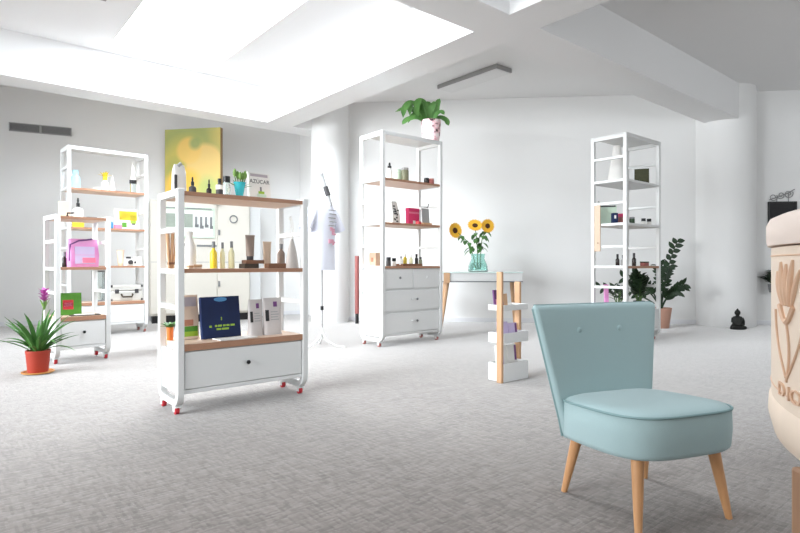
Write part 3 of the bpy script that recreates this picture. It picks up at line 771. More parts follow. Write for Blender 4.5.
# ---- tall open unit at the right
u = RU
p, s = place(u, 617, .33, ZA)
t = thing('white_cone_lamp', 'white cone-shaped ornament on the upper shelf of the right unit', 'ornament', L3(p))
MB().lathe([(9.5*s, 0), (9.5*s, 1*s), (6.4*s, 20*s), (3.2*s, 39*s), (2.9*s, 39*s)], 24).build('shade', 'paper', t)
MB().lathe([(10.4*s, 0), (10.4*s, .8*s)], 24).build('base_ring', 'grey', t)
p, s = place(u, 641.5, .14, ZA)
t = thing("framed_olive_picture", 'dark olive picture in a deep white box frame, upper shelf of the right unit', 'picture', L3(p), -1.05)
w_, h_ = .20, 17*s
fr = MB()
for a, b, c_, d in ((-w_/2, w_/2, 0, .016), (-w_/2, w_/2, h_-.016, h_), (-w_/2, -w_/2+.016, .016, h_-.016), (w_/2-.016, w_/2, .016, h_-.016)): fr.box(a, b, -.05, .05, c_, d)
fr.build('frame', 'white', t, bevel=.002)
MB().box(-w_/2+.016, w_/2-.016, -.044, .046, .016, h_-.016).build('picture_panel', mat('olive_print', (70, 72, 44), .5, var=.5, scale=25), t)
p, s = place(u, 606, .34, ZB)
standing_book('pale turquoise folder standing at the back left of the right unit', L3(p), .24, 19*s, .03, 'mint', rz=-1.0, lean=.1, marks=(('cyan', .05, .2, .1, .9), ('charcoal', .05, .95, .92, .99)), name='folder', cat='folder')
p, s = place(u, 614.5, .22, ZB); box_item('navy box between the turquoise folder and the red box', L3(p), .06, .06, 11*s, 'navy', rz=-.6, front=('paper', .2, .6, .5, .8))
p, s = place(u, 621.5, .22, ZB); box_item('red-pink box on the middle shelf of the right unit', L3(p), .08, .07, 11*s, 'redwood', rz=-.6, lid=('pink', .3))
p, s = place(u, 632, .13, ZB); jar('small green jar beside the front post of the right unit', L3(p), 7.5*s, 2.6*s, 'leafdark', 'midgrey')
p, s = place(u, 643.5, .06, ZB); jar('small black and white cup on the middle shelf, left of its twin', L3(p), 6.5*s, 2.2*s, 'paper', 'black', name='cup', cat='cup', lidh=.45)
p, s = place(u, 649, .05, ZB); jar('small black and white cup at the far right of the middle shelf', L3(p), 6.5*s, 2.2*s, 'paper', 'black', name='cup', cat='cup', lidh=.45)
q_ = u.M @ Vector((-.034, .335, 1.10))
t = thing('tan_board', 'narrow tan wooden board hanging outside the left ladder of the right unit', 'board', L3(q_), 0)
MB().box(-.007, .007, -.038, .038, 0, .55).build('plank', 'beige', t, bevel=.003)
MB().tube([(.008, 0, .53), (.014, 0, .60), (.030, 0, .606), (.040, 0, .585)], .004, 6).build('hook', 'greymetal', t)
MB().ball((-.008, -.01, .10), (.004, .008, .008), 10, 6).build('peg', 'brown', t)
for px, y, h, r, b, c_, lb in ((617.5, .28, 12, 1.9, 'dark', 'black', 'slim dark bottle on the lower shelf, leftmost in the right unit'), (623, .22, 11, 2.0, 'grey', 'midgrey', 'slim grey bottle right of the dark one in the right unit'),
                               (634, .14, 13, 2.0, 'dark', 'charcoal', 'brown bottle just right of the front post of the right unit')):
    p, s = place(u, px, y, ZC); bottle(lb, L3(p), h*s, r*s, b, c_, .5, .3, n=12)
p, s = place(u, 644.5, .12, ZC); box_item('flat dark red box on the lower shelf of the right unit', L3(p), 9*s, .06, 4.4*s, 'redwood', lid=('espresso', .3))
def leafy(label, loc, spread, height, n, leafm, potr, poth, potm, seedv, name='leafy_plant', lw=.035, ll=.12):
    rr = random.Random(seedv)
    t = thing(name, label, 'plant', loc)
    MB().lathe([(potr*.78, 0), (potr, poth), (potr*.9, poth), (potr*.85, poth*.85)], 20).build('pot', potm, t)
    MB().lathe([(potr*.85, poth*.85), (.001, poth*.88)], 18).build('soil', 'soil', t)
    st = MB(); lf = MB()
    for i in range(n):
        a = rr.random()*2*PI; q = rr.random()**.6
        tip = Vector((math.cos(a)*spread*q, math.sin(a)*spread*q, poth + height*(1-.55*q*q)*(.7+.3*rr.random())))
        b = Vector((math.cos(a)*.02, math.sin(a)*.02, poth*.85)); m = b.lerp(tip, .5) + Vector((0, 0, height*.12))
        st.tube([b, m, tip], (.006, .005, .003), 5)
        for k in range(9):
            f = .25 + .75*k/8; c_ = b.lerp(m, f*2) if f < .5 else m.lerp(tip, f*2-1)
            d = (tip - b).normalized(); sd = d.cross(Vector((0, 0, 1)))
            if sd.length < .05: sd = Vector((1, 0, 0))
            sd.normalize()
            lf.leaf(c_, sd*(1 if k % 2 else -1)*.8 + d*.7 + Vector((0, 0, .15)), ll*(.7+.5*rr.random()), lw, .5, n=4)
    st.build('stems', 'stem', t); lf.build('foliage', leafm, t)
    return t
p, s = place(u, 639, .15, .4025); leafy('dense dark green plant on the lowest board of the right unit', L3(p), .14, .36, 16, 'leafdark', .07, .09, 'charcoal', 3, lw=.05, ll=.10)
p, s = place(u, 606, .30, .4025); standing_book('magenta book standing low in the left of the right unit', L3(p), .045, .30, .03, 'magenta', rz=-.6, lean=.05)
p, s = place(u, 618, .22, .4025); leafy('low dark plant trailing across the left bay of the right unit', L3(p), .13, .28, 7, 'leafdark', .05, .07, 'terracotta', 5, lw=.03, ll=.09)

# ---- tall unit at the back left
u = LU
p, s = place(u, 75.5, .18, ZA); bottle('pale blue bottle on the upper shelf of the back left unit', L3(p), 19*s, 4.2*s, 'blue', 'blue', .55, .2)
p, s = place(u, 105, .18, ZA)
t = bottle('white bottle with a large yellow head on the upper shelf', L3(p), 15*s, 3.6*s, 'paper', 'yellow', .5, .25)
hd = MB()
for i in range(12):
    a = i*2.4; hd.leaf((0, 0, 14*s), (math.cos(a), math.sin(a), .7 + .6*(i % 3)), 7*s, 2.6*s, .3)
hd.build('yellow_head', 'yellow', t)
p, s = place(u, 96.5, .2, ZA); jar('low white dish left of the yellow-headed bottle', L3(p), 3.4*s, 3.6*s, 'paper', 'paper')
p, s = place(u, 112.5, .18, ZA)
t = thing('white_cone_bottle', 'white pointed ornament right of the yellow-headed bottle', 'ornament', L3(p))
MB().lathe([(2.8*s, 0), (2.6*s, 2*s), (1.2*s, 12*s), (.3*s, 17*s)], 16).build('cone', 'paper', t)
MB().lathe([(3.2*s, 0), (3.2*s, 1*s)], 16).build('base', 'grey', t)
p, s = place(u, 133, .15, ZA)
t = thing('tall_white_bottle', 'tall white bottle with a black collar at the right of the upper shelf', 'bottle', L3(p))
MB().lathe([(2.9*s, 0), (2.9*s, 10*s)], 18).build('body', 'glass', t)
MB().lathe([(3.3*s, 10*s), (3.3*s, 13.4*s)], 18).build('collar', 'black', t)
MB().lathe([(2.2*s, 13.4*s), (1.2*s, 26*s), (.6*s, 31*s)], 16).build('nozzle', 'paper', t)
p, s = place(u, 126.5, .22, ZB)
t = standing_book('picture card with green and yellow fruit on the back left unit', L3(p), 22*s, 21*s, .02, 'paper', rz=.05, lean=.12, name='picture_card', cat='picture',
                  marks=(('yellow', .2, .95, .45, .88), ('lime', .32, .6, .52, .8), ('lime', .66, .9, .3, .7), ('green', .3, .5, .1, .34), ('charcoal', .2, .3, .48, .6), ('charcoal', .72, .86, .24, .32)))
p, s = place(u, 118, .06, ZB); box_item('small pink packet in front of the fruit picture card', L3(p), 7*s, .04, 4*s, 'rose', name='packet', cat='packet')
p, s = place(u, 111.5, .16, ZB); bottle('small blue bottle left of the fruit picture card', L3(p), 11*s, 1.6*s, 'cyan', 'paper', .5, .3, n=12)
p, s = place(u, 78, .2, ZB); box_item('yellow box on the back left unit seen over the narrow unit', L3(p), 10*s, .06, 6*s, 'yellow')
p, s = place(u, 120.5, .2, ZC); tube('upright tan tube on the third shelf of the back left unit', L3(p), 15*s, 7*s, 'sand', 'beige')
p, s = place(u, 129.5, .14, ZC)
t = thing('folding_camera', 'small white camera with dark lens on the third shelf', 'camera', L3(p), .1)
MB().box(-4.5*s, 4.5*s, -.03, .03, 0, 7*s).build('body', 'paper', t, bevel=.005)
MB().tube([(0, -.03, 3.6*s), (0, -.06, 3.6*s)], 2.2*s, 14).build('lens', 'charcoal', t)
MB().box(-3*s, 1*s, -.02, .02, 7*s, 9*s).build('viewfinder', 'charcoal', t, bevel=.002)
p, s = place(u, 137, .12, ZC); bx = box_item('small white box with dark marks right of the camera', L3(p), 8*s, .06, 9*s, 'paper', front=('charcoal', .1, .35, .25, .5))
p, s = place(u, 98.5, .16, .4455)
t = thing('glass_lantern', 'tall glass lantern with a grey frame behind the narrow low unit', 'lantern', L3(p), .1)
fr = MB(); a = 4.5*s; h_ = 31*s
for x in (-a, a):
    for y in (-a, a): fr.cbox((x, y, h_/2), (.012, .012, h_))
fr.box(-a, a, -a, a, 0, .02); fr.box(-a, a, -a, a, h_-.02, h_)
fr.build('frame', 'midgrey', t)
MB().box(-a+.006, a-.006, -a+.006, a-.006, .02, h_-.02).build('glazing', 'glass', t)
MB().lathe([(.03, .02), (.03, .2)], 14).build('candle', 'paper', t)
p, s = place(u, 125.5, .14, .4455)
t = thing('silver_case', 'old silver suitcase with dark corners on the drawer top', 'case', L3(p), .0)
w_, h_ = 29*s, 15.5*s
MB().box(-w_/2, w_/2, -.08, .08, 0, h_*.62).build('body', 'silver', t, bevel=.012, seg=3)
MB().box(-w_/2, w_/2, -.08, .08, h_*.64, h_).build('lid', 'silver', t, bevel=.012, seg=3)
MB().tube([(-5*s, -.082, 6.5*s), (-5*s, -.10, 6*s), (-4*s, -.11, 4*s), (4*s, -.11, 4*s), (5*s, -.10, 6*s), (5*s, -.082, 6.5*s)], .012, 8).build('handle', 'espresso', t)
for x in (-10*s, 8*s): MB().box(x-.8*s, x+2.6*s, -.088, -.079, 7.4*s, 11.4*s).build('latch', 'charcoal', t)
cn = MB()
for x in (-w_/2, w_/2):
    for z in (0, h_): cn.box(x-.022 if x > 0 else x-.003, x+.003 if x > 0 else x+.022, -.083, -.05, z-.003 if z == 0 else z-.03, z+.03 if z == 0 else z+.003)
cn.build('corners', 'charcoal', t)

# ---- narrow low unit
u = SU_
p, s = place(u, 64.5, .22, Z3); box_item('pale wooden block on top of the narrow unit', L3(p), 10*s, .07, 16*s, 'sand', name='wooden_block', cat='block', rz=-.2)
p, s = place(u, 71, .06, Z3)
t = thing('hair_clip', 'black bent clip lying on top of the narrow unit', 'clip', L3(p), .3)
MB().tube([(-3.5*s, 0, 0.006), (-3.4*s, 0, 3.5*s), (3.5*s, 0, 4.2*s)], .008, 8).build('bar', 'black', t)
MB().lathe([(.014, 0), (.012, .01)], 10, c=(-3.5*s, 0, 0)).build('foot', 'black', t)
p, s = place(u, 78, .16, Z3); bottle('white bottle with a black drop top on the narrow unit', L3(p), 20*s, 4.4*s, 'paper', 'black', .3, .45, drop=True)
p, s = place(u, 91, .12, Z3); box_item('thin grey booklet lying at the right of the narrow unit top', L3(p), 9*s, .10, 1.2*s, 'midgrey', name='booklet', cat='booklet')
p, s = place(u, 83, .16, Z2)
t = thing('gift_bag', 'shiny pink and purple gift bag on the narrow unit', 'bag', L3(p), .2)
w_ = 26*s
MB().loft([[(-a, -b, z), (a, -b, z), (a + .0, b, z), (-a, b, z)] for a, b, z in ((w_/2, .05, 0), (w_/2*1.02, .055, 12*s), (w_/2*.98, .03, 25*s), (w_/2*1.02, .012, 28*s))]).build('bag', 'magenta', t, bevel=.006)
MB().box(-w_*.36, w_*.34, -.0595, -.050, 3*s, 20*s, Matrix.Rotation(-.04, 4, 'X')).build('clear_window', 'lilac', t)
MB().box(-w_*.1, w_*.36, -.064, -.056, 4*s, 9*s, Matrix.Rotation(-.04, 4, 'X')).build('pink_insert', 'rose', t)
MB().tube([(-w_*.52, -.03, 6*s), (-w_*.5, -.035, 22*s), (-w_*.2, -.03, 26*s), (w_*.3, -.02, 28*s)], .008, 6).build('ribbon', 'purple', t)
p, s = place(u, 64.5, .22, Z2); bottle('small dark bottle left of the shiny gift bag', L3(p), 15*s, 2.2*s, 'dark', 'midgrey', .6, .3, n=12)
p, s = place(u, 69.5, .22, Z1)
standing_book('green board with a red lozenge label leaning on the narrow unit', L3(p), 21*s, 22*s, .015, 'green', rz=.0, lean=.1, name='green_board', cat='board',
              marks=(('red', .22, .66, .25, .68), ('rose', .27, .62, .38, .56)))
p, s = place(u, 85, .07, Z1)
t = thing('dark_tray', 'thin dark tray of papers lying before the green board', 'tray', L3(p), 0)
MB().box(-13*s, 13*s, -.06, .06, 0, .008).build('plate', 'espresso', t)
MB().box(-9*s, 8*s, -.045, .045, .008, .013).build('papers', 'paper', t)

# ------------------------------------------------------------------ duck-egg chair
def build_chair():
    c0 = cwx(.9573, 2.1689)
    yaw = math.radians(19.9) + cam.rotation_euler.z
    t = thing('cocktail_chair', 'duck-egg blue armless chair with buttoned back and beech legs on the carpet', 'chair', (c0[0], c0[1], 0), yaw)
    Y0, Y1, HW = -.262, .245, .256
    def outline(ins=0.0, n=56):
        pts = []
        for i in range(n):
            a = 2*PI*i/n; ca, sa = math.cos(a), math.sin(a)
            e = .547 if sa < 0 else .40
            x = math.copysign(abs(ca)**e, ca); y = math.copysign(abs(sa)**e, sa)
            w = HW if y < 0 else HW - .014*y
            pts.append((x*(w - ins), (Y0+Y1)/2 + y*((Y1-Y0)/2 - ins)))
        return pts
    def ztop(y): return .419 - .035*(y - Y0)/(Y1 - Y0)
    def zbot(y): return .272 - .041*(y - Y0)/(Y1 - Y0)
    rings = []
    for ins, f, up in ((.030, 0, -.004), (.010, 0, -.001), (.002, 0, .008), (0, .12, 0), (-.004, .5, 0), (-.002, 1, -.006), (.004, 1, .004), (.016, 1, .012), (.05, 1, .020), (.10, 1, .026), (.16, 1, .030), (.22, 1, .032), (.245, 1, .033)):
        rings.append([(x, y, zbot(y) + (ztop(y) - zbot(y))*f + up) for x, y in outline(ins)])
    MB().loft(rings).build('seat', 'fabric', t)
    MB().tube([(x, y, ztop(y) + .001) for x, y in outline(-.002, 80)], .0048, 8, closed=True).build('seat_piping', 'piping', t)
    ZB0, ZT = .226, .779
    def hw(z): q = max(0, (z - ZB0)/(ZT - ZB0)); return .220 + .1005*q
    def yf(z): q = max(0, (z - .30)/(ZT - .30)); return .172 + .048*q
    def th(z): q = (z - ZB0)/(ZT - ZB0); return .050 - .008*q
    WR = .010
    def wr(x, y): return y - WR*(x/.33)**2
    def sh(z): return -.006 - .026*max(0, (z - ZB0)/(ZT - ZB0))
    def section(z, insx=0, insy=0):
        w = hw(z) - insx; y0 = yf(z) + insy; y1 = yf(z) + th(z) - insy; r = min(.018, (y1-y0)/2.05)
        pts = []; N = 10
        def wrap(x, y): return (x + sh(z), wr(x, y), z)
        for i in range(N+1): x = -w + r + (2*w-2*r)*i/N; pts.append(wrap(x, y0))
        for k in range(3):
            cx = (w - r, w - r, -w + r)[k]; cy = (y0 + r, y1 - r, y1 - r)[k]; s0 = (-PI/2, 0, PI/2)[k]
            for i in range(1, 6): a = s0 + PI/2*i/6; pts.append(wrap(cx + r*math.cos(a), cy + r*math.sin(a)))
            if k == 1:
                for i in range(N+1): x = w - r - (2*w-2*r)*i/N; pts.append(wrap(x, y1))
        for i in range(1, 6): a = PI + PI/2*i/6; pts.append(wrap(-w + r + r*math.cos(a), y0 + r + r*math.sin(a)))
        return pts
    rows = [section(ZB0, .014, .016), section(ZB0 + .006, .004, .005)]
    for i in range(1, 23): rows.append(section(ZB0 + .012 + (ZT - .026 - ZB0 - .012)*i/22))
    for a, dz in ((.15, .009), (.4, .017), (.7, .023), (1.0, .026)): rows.append(section(ZT - .026 + dz, .016*a*a, .024*a*a))
    MB().loft(rows).build('backrest', 'fabric', t)
    for sx in (-1, 1):      # piping down each rear edge of the back
        MB().tube([(sx*(hw(z) - .001) + sh(z), wr(hw(z), yf(z) + th(z) - .016), z) for z in [ZB0 + .01 + (ZT - .026 - ZB0)*i/24 for i in range(25)]], .005, 8).build('back_piping', 'piping', t)
    MB().tube([(x + sh(ZT), wr(x, yf(ZT) + th(ZT) - .014), ZT - .002) for x in [-hw(ZT) + .014 + (2*hw(ZT) - .028)*i/16 for i in range(17)]], .0045, 8).build('back_piping', 'piping', t)
    for x in (-.108, .102):
        z = .672
        MB().lathe([(.0125, -.004), (.0115, .002), (.0065, .0045), (.0005, .005)], 16, mtx=Matrix.Translation((x + sh(z), wr(x, yf(z)), z)) @ Matrix.Rotation(PI/2, 4, 'X')).build('button', 'fabric', t)
    for sx, sy in ((-1, -1), (1, -1), (-1, 1), (1, 1)):
        y = sy*.165
        a = Vector((sx*.178, y, zbot(y) + .006)); b = Vector((sx*.2136, sy*.2074, 0))
        MB().tube([b + (a-b)*f for f in (0.0, .03, .3, .6, 1.0)], (.0120, .0125, .016, .0195, .0235), 18).build('leg', 'chairwood', t)
build_chair()

# ------------------------------------------------------------------ pink-flowered pot plant on its saucer
Z = .95*F/(373-YH)
u0, v0 = cw(38, Z); s = Z/F
sa = thing('plant_saucer', 'orange wooden saucer under the red flower pot', 'saucer', (u0, v0, 0))
MB().lathe([(.100, 0), (.125, .010), (.125, .018), (.112, .018), (.105, .010), (.0005, .010)], 32).build('dish', 'saucer', sa)
t = thing('potted_plant', 'strappy green plant with a pink flower in a red pot on the floor', 'plant', (u0, v0, .0105))
MB().lathe([(.073, 0), (.078, .004), (.093, .17), (.096, .17), (.096, .19), (.085, .19), (.082, .165)], 30).build('pot', 'terracotta', t)
MB().lathe([(.082, .165), (.0005, .17)], 24).build('soil', 'soil', t)
rr = random.Random(11); lf = MB()
for i in range(46):
    a = i*2.39996 + rr.uniform(-.2, .2); e = rr.uniform(.8, 4.2)
    lf.leaf((.025*math.cos(a), .025*math.sin(a), .165), (math.cos(a), math.sin(a), e), rr.uniform(.24, .42), rr.uniform(.028, .042), rr.uniform(.3, 1.5), n=8, fold=.25)
lf.build('foliage', 'leaf', t)
sd = Vector((CU, -SU, 0))
tip = sd*.055 + Vector((0, 0, .66))
MB().tube([(0, 0, .165), sd*.03 + Vector((0, 0, .4)), tip], (.006, .005, .004), 7).build('flower_stem', 'stem', t)
fl = MB()
for i in range(20):
    a = i*2.4; h_ = .10*(i/20)
    fl.leaf(tip + Vector((0, 0, h_ - .05)), (math.cos(a), math.sin(a), .9), .058, .030, .3, n=4)
fl.build('flower', 'orchid', t)
bt = MB()
for i in range(5):
    a = i*1.26; bt.leaf(tip + Vector((0, 0, -.12)), (math.cos(a)*.4, math.sin(a)*.4, 1), .10, .022, .1, n=4)
bt.build('bracts', 'leaflight', t)

# ------------------------------------------------------------------ wide cream cabinet on the left wall, picture on top
pL, ZL = on_wall(150, LW0, LW1, .62)
A = Vector(LW0); d = (Vector(LW1) - A).normalized(); nrm = Vector((d.y, -d.x))
# front plane .62 off the wall
def front_pt(px, off):
    p, _ = on_wall(px, (LW0[0]+nrm.x*off, LW0[1]+nrm.y*off), (LW1[0]+nrm.x*off, LW1[1]+nrm.y*off))
    return p
f0 = front_pt(150, .60); f1 = front_pt(250, .60)
CW = (f1 - f0).length; Zc = SU*f0.x + CU*f0.y
CH = hz(201, Zc + .25); CD = .57
cab = thing('wardrobe', 'wide cream cabinet with framed window panel standing against the left wall', 'cabinet', (f0.x, f0.y, 0), LEFT_RZ)
MB().box(.03, CW-.03, .04, CD-.02, 0, .12).build('plinth', 'black', cab)
MB().box(0, CW, .022, CD, .12, CH).build('body', 'cream', cab, bevel=.006)
xm = CW*.655
MB().box(CW, CW+.20, .10, CD, .0, CH-.01).build('end_panel', mat('pale_grey_panel', (214, 216, 216), .6, var=.03), cab, bevel=.004)
dl = MB().box(.012, xm-.004, 0, .021, .15, CH-.02).build('door', 'cream', cab, bevel=.004)
dr = MB().box(xm+.004, CW-.012, 0, .021, .15, CH-.02).build('door', 'cream', cab, bevel=.004)
wx0, wx1, wz0, wz1 = .12, xm-.04, CH-.60, CH-.10
w = MB()
for a, b, c_, e in ((wx0, wx1, wz1-.04, wz1), (wx0, wx1, wz0, wz0+.03), (wx0, wx0+.03, wz0+.03, wz1-.04), (wx1-.03, wx1, wz0+.03, wz1-.04)): w.box(a, b, -.018, -.0005, c_, e)
wf = w.build('window_frame', 'mint', dl, bevel=.003)
MB().box(wx0+.03, wx1-.03, -.008, -.0005, wz0+.03, wz1-.04).build('pane', mat('frosted_pane', (228, 232, 226), .3, var=.05, scale=6), wf)
MB().box(wx0+.02, wx1-.05, -.022, -.018, wz1-.03, wz1-.012).build('blind_rail', 'midgrey', wf)
MB().box(wx0+.06, wx0+.60*(wx1-wx0), -.012, -.008, wz0+.17, wz1-.11).build('grey_panel', mat('grey_green_panel', (160, 170, 158), .5, var=.3, scale=14), wf)
hk = MB()
for i in range(4):
    x = wx0 + (.66 + .09*i)*(wx1-wx0)
    hk.cbox((x, -.012, wz0+.27), (.035, .008, .16)); hk.cbox((x+.01, -.012, wz0+.20 - .02*(i % 2)), (.06, .008, .05))
hk.build('hanging_tools', 'midgrey', wf)
MB().box(xm-.32, xm-.01, -.010, -.0005, wz0-.14, wz0-.11).build('rail', 'midgrey', dl)
MB().box(.012, xm-.004, -.003, -.0003, CH-1.0, CH-.99).build('seam', 'grey', dl)
MB().box(xm+.004, CW-.012, -.003, -.0003, CH-1.0, CH-.99).build('seam', 'grey', dr)
for z in (CH-.50, .62):
    MB().cbox((xm+.03, -.012, z), (.03, .022, .09)).build('hinge', 'midgrey', dr, bevel=.003)
xr = xm + .17*CW
MB().tube([(xr + .06*math.cos(2*PI*k/24), -.008, CH-.27 + .06*math.sin(2*PI*k/24)) for k in range(24)], .010, 8, closed=True).build('ring_pull', 'midgrey', dr)
# painting standing on the cabinet, turned a little to the left
p, Zp = on_wall(193.5, (LW0[0]+nrm.x*.42, LW0[1]+nrm.y*.42), (LW1[0]+nrm.x*.42, LW1[1]+nrm.y*.42))
art_m = bpy.data.materials.new('yellow_abstract'); art_m.use_nodes = True
nt = art_m.node_tree; b = nt.nodes['Principled BSDF']; b.inputs['Roughness'].default_value = .6
tc = nt.nodes.new('ShaderNodeTexCoord'); vo = nt.nodes.new('ShaderNodeTexVoronoi'); vo.inputs['Scale'].default_value = 2.6
vo.feature = 'SMOOTH_F1'; vo.inputs['Smoothness'].default_value = .35
ns = nt.nodes.new('ShaderNodeTexNoise'); ns.inputs['Scale'].default_value = 2.2; ns.inputs['Detail'].default_value = 1
mp = nt.nodes.new('ShaderNodeMapping'); mp.inputs['Location'].default_value = (3.3, 1.2, .7)
nt.links.new(tc.outputs['Object'], mp.inputs[0]); nt.links.new(mp.outputs[0], vo.inputs['Vector']); nt.links.new(mp.outputs[0], ns.inputs['Vector'])
r1 = nt.nodes.new('ShaderNodeValToRGB'); e = r1.color_ramp.elements
e[0].position = 0; e[0].color = (*lin((238, 206, 104)), 1); e[1].position = 1; e[1].color = (*lin((150, 168, 96)), 1)
q = r1.color_ramp.elements.new(.38); q.color = (*lin((214, 198, 92)), 1); q = r1.color_ramp.elements.new(.62); q.color = (*lin((180, 184, 92)), 1)
nt.links.new(vo.outputs['Distance'], r1.inputs[0])
r2 = nt.nodes.new('ShaderNodeValToRGB'); e = r2.color_ramp.elements
e[0].position = .35; e[0].color = (*lin((246, 196, 92)), 1); e[1].position = .62; e[1].color = (*lin((226, 200, 132)), 1)
nt.links.new(ns.outputs['Fac'], r2.inputs[0])
mx = nt.nodes.new('ShaderNodeMix'); mx.data_type = 'RGBA'; mx.inputs[0].default_value = .45
nt.links.new(r1.outputs[0], mx.inputs[6]); nt.links.new(r2.outputs[0], mx.inputs[7])
last = mx.outputs[2]
for (x, z, rad, soft, rgb, amt) in ((-.10, .98, .52, .30, (158, 170, 104), .85), (-.12, .66, .40, .30, (212, 196, 96), .8), (-.30, .50, .22, .4, (150, 160, 84), .6), (.22, .62, .34, .12, (238, 204, 128), .95), (-.06, .86, .22, .15, (240, 200, 110), .85), (-.16, .22, .34, .2, (250, 196, 78), .9), (.28, .20, .24, .4, (182, 200, 124), .8), (.05, .98, .10, .4, (140, 164, 104), .8)):
    vm = nt.nodes.new('ShaderNodeVectorMath'); vm.operation = 'DISTANCE'; vm.inputs[1].default_value = (x, -.035, z)
    nt.links.new(tc.outputs['Object'], vm.inputs[0])
    mr = nt.nodes.new('ShaderNodeMapRange'); mr.inputs[1].default_value = rad*(1-soft); mr.inputs[2].default_value = rad*(1+soft); mr.inputs[3].default_value = amt; mr.inputs[4].default_value = 0
    nt.links.new(vm.outputs['Value'], mr.inputs[0])
    m2 = nt.nodes.new('ShaderNodeMix'); m2.data_type = 'RGBA'; m2.inputs[7].default_value = (*lin(rgb), 1)
    nt.links.new(mr.outputs[0], m2.inputs[0]); nt.links.new(last, m2.inputs[6]); last = m2.outputs[2]
nt.links.new(last, b.inputs['Base Color'])
pw, ph = .58, 1.10
sc_ = Zp/F
pw = 60*sc_*1.0; ph = hz(129, Zp) - CH
t = thing('painting', 'yellow and green abstract canvas standing on top of the cream cabinet', 'picture', (p.x, p.y, CH), cam.rotation_euler.z - math.radians(10))
MB().box(-pw/2, pw/2, -.035, -.030, 0, ph).build('canvas', art_m, t)
MB().box(-pw/2, pw/2, -.030, .045, 0, ph).build('stretcher', mat('canvas_edge', (150, 122, 82), .7, var=.2), t)

# ------------------------------------------------------------------ garment stand and shirt
Zs = 6.25
u0, v0 = cw(322, Zs); s = Zs/F
g = thing('garment_stand', 'thin white stand with curved legs holding the white shirt', 'stand', (u0, v0, 0), 0)
zt = hz(204, Zs)
MB().tube([(0, 0, .22), (0, 0, zt)], .011, 12).build('pole', 'grey', g)
for k in range(3):
    a = math.radians(185 + 120*k)
    dx, dy = math.cos(a), math.sin(a)
    MB().tube([(0, 0, .24), (dx*.01, dy*.01, .16), (dx*.06, dy*.06, .08), (dx*.17, dy*.17, .025), (dx*.28, dy*.28, .011)], .010, 10).build('leg', 'white', g)
MB().tube([(0, 0, hz(310, Zs)), (0, 0, hz(306, Zs))], .020, 12).build('knob', 'black', g)
rt = Vector((CU, -SU, 0)); top = -rt*.01 + Vector((0, 0, hz(174, Zs)))
bot = rt*.11 + Vector((0, 0, hz(206, Zs)))
MB().tube([Vector((0, 0, zt - .03)), bot, bot.lerp(top, .5), top], (.012, .014, .020, .022), 10).build('neck_arm', 'grey', g)
MB().tube([bot.lerp(top, .32), bot.lerp(top, .6)], .029, 12).build('grip', 'charcoal', g)
MB().tube([bot.lerp(top, .95), bot.lerp(top, 1.01)], .026, 12).build('tip', 'grey', g)
def build_shirt():
    t = thing('shirt', 'white short-sleeved shirt with a pink and grey print hanging on the stand', 'shirt', (u0, v0, 0), math.radians(10))
    z0, z1 = hz(270, Zs), hz(201, Zs); rings = []
    H_ = z1 - z0
    for f, a, b, yo in ((0, .175, .115, 0), (.02, .178, .118, 0), (.2, .172, .112, 0), (.4, .168, .110, 0), (.6, .172, .112, 0), (.75, .178, .110, .0), (.86, .180, .098, 0), (.93, .160, .080, 0), (.97, .120, .068, 0), (1.0, .075, .058, 0), (1.015, .070, .052, 0), (1.0, .066, .048, 0), (.96, .062, .045, 0)):
        rings.append([(a*math.cos(2*PI*k/36)*(1 + .012*math.sin(7*2*PI*k/36)*(1-f)), yo + b*math.sin(2*PI*k/36)*(1 + .03*math.sin(5*2*PI*k/36)*(1-f)), z0 + H_*f) for k in range(36)])
    mb = MB(); mb.loft(rings, cap0=True, cap1=True)
    mb.build('torso', 'shirt', t)
    for sx in (-1, 1):
        sl = MB(); base = Vector((sx*.135, 0, z0 + H_*.87)); end = Vector((sx*.255, -.01, z0 + H_*.58)); rings = []
        ax = (end-base).normalized(); e1 = ax.cross(Vector((0, 1, 0))).normalized(); e2 = Vector((0, 1, 0))
        for f, r in ((0, .070), (.25, .080), (.6, .082), (1, .086), (1.0, .080), (.85, .076)):
            c_ = base.lerp(end, f); rings.append([c_ + e1*r*.75*math.cos(2*PI*k/20) + e2*r*math.sin(2*PI*k/20) for k in range(20)])
        sl.loft(rings).build('sleeve', 'shirt', t)
    pr = MB(); rr = random.Random(5)
    def front(x, z): return -.112*math.sqrt(max(0, 1-(x/.176)**2)) - .0045
    for k in range(5):
        z = z0 + H_*(.86 - .055*k)
        for x in (.015, .06, .10): pr.cbox((x + .012*(k % 2), front(x, z) - .001, z), (.034, .012, .010), rz=math.atan(x*2))
    pr.build('grey_print', 'grey', t)
    pk = MB()
    for k in range(9):
        x = rr.uniform(.01, .115); z = z0 + H_*rr.uniform(.36, .60); pk.cbox((x, front(x, z) - .001, z), (rr.uniform(.02, .045), .012, rr.uniform(.015, .05)), rz=math.atan(x*2))
    pk.build('pink_print_pattern', mat('pink_ink', (226, 168, 186), .8, var=.2), t)
build_shirt()
# slim wrapped pole leaning by the round column
p = cw(357, 8.75); t = thing('wrapped_pole', 'slim red-brown wrapped pole standing behind the tall drawer unit', 'pole', (p[0], p[1], 0))
MB().tube([(0, 0, .16), (0, 0, hz(256, 8.75))], .034, 14).build('wrap', 'redwood', t)
MB().tube([(0, 0, 0), (0, 0, .16)], .028, 14).build('tip', 'black', t)

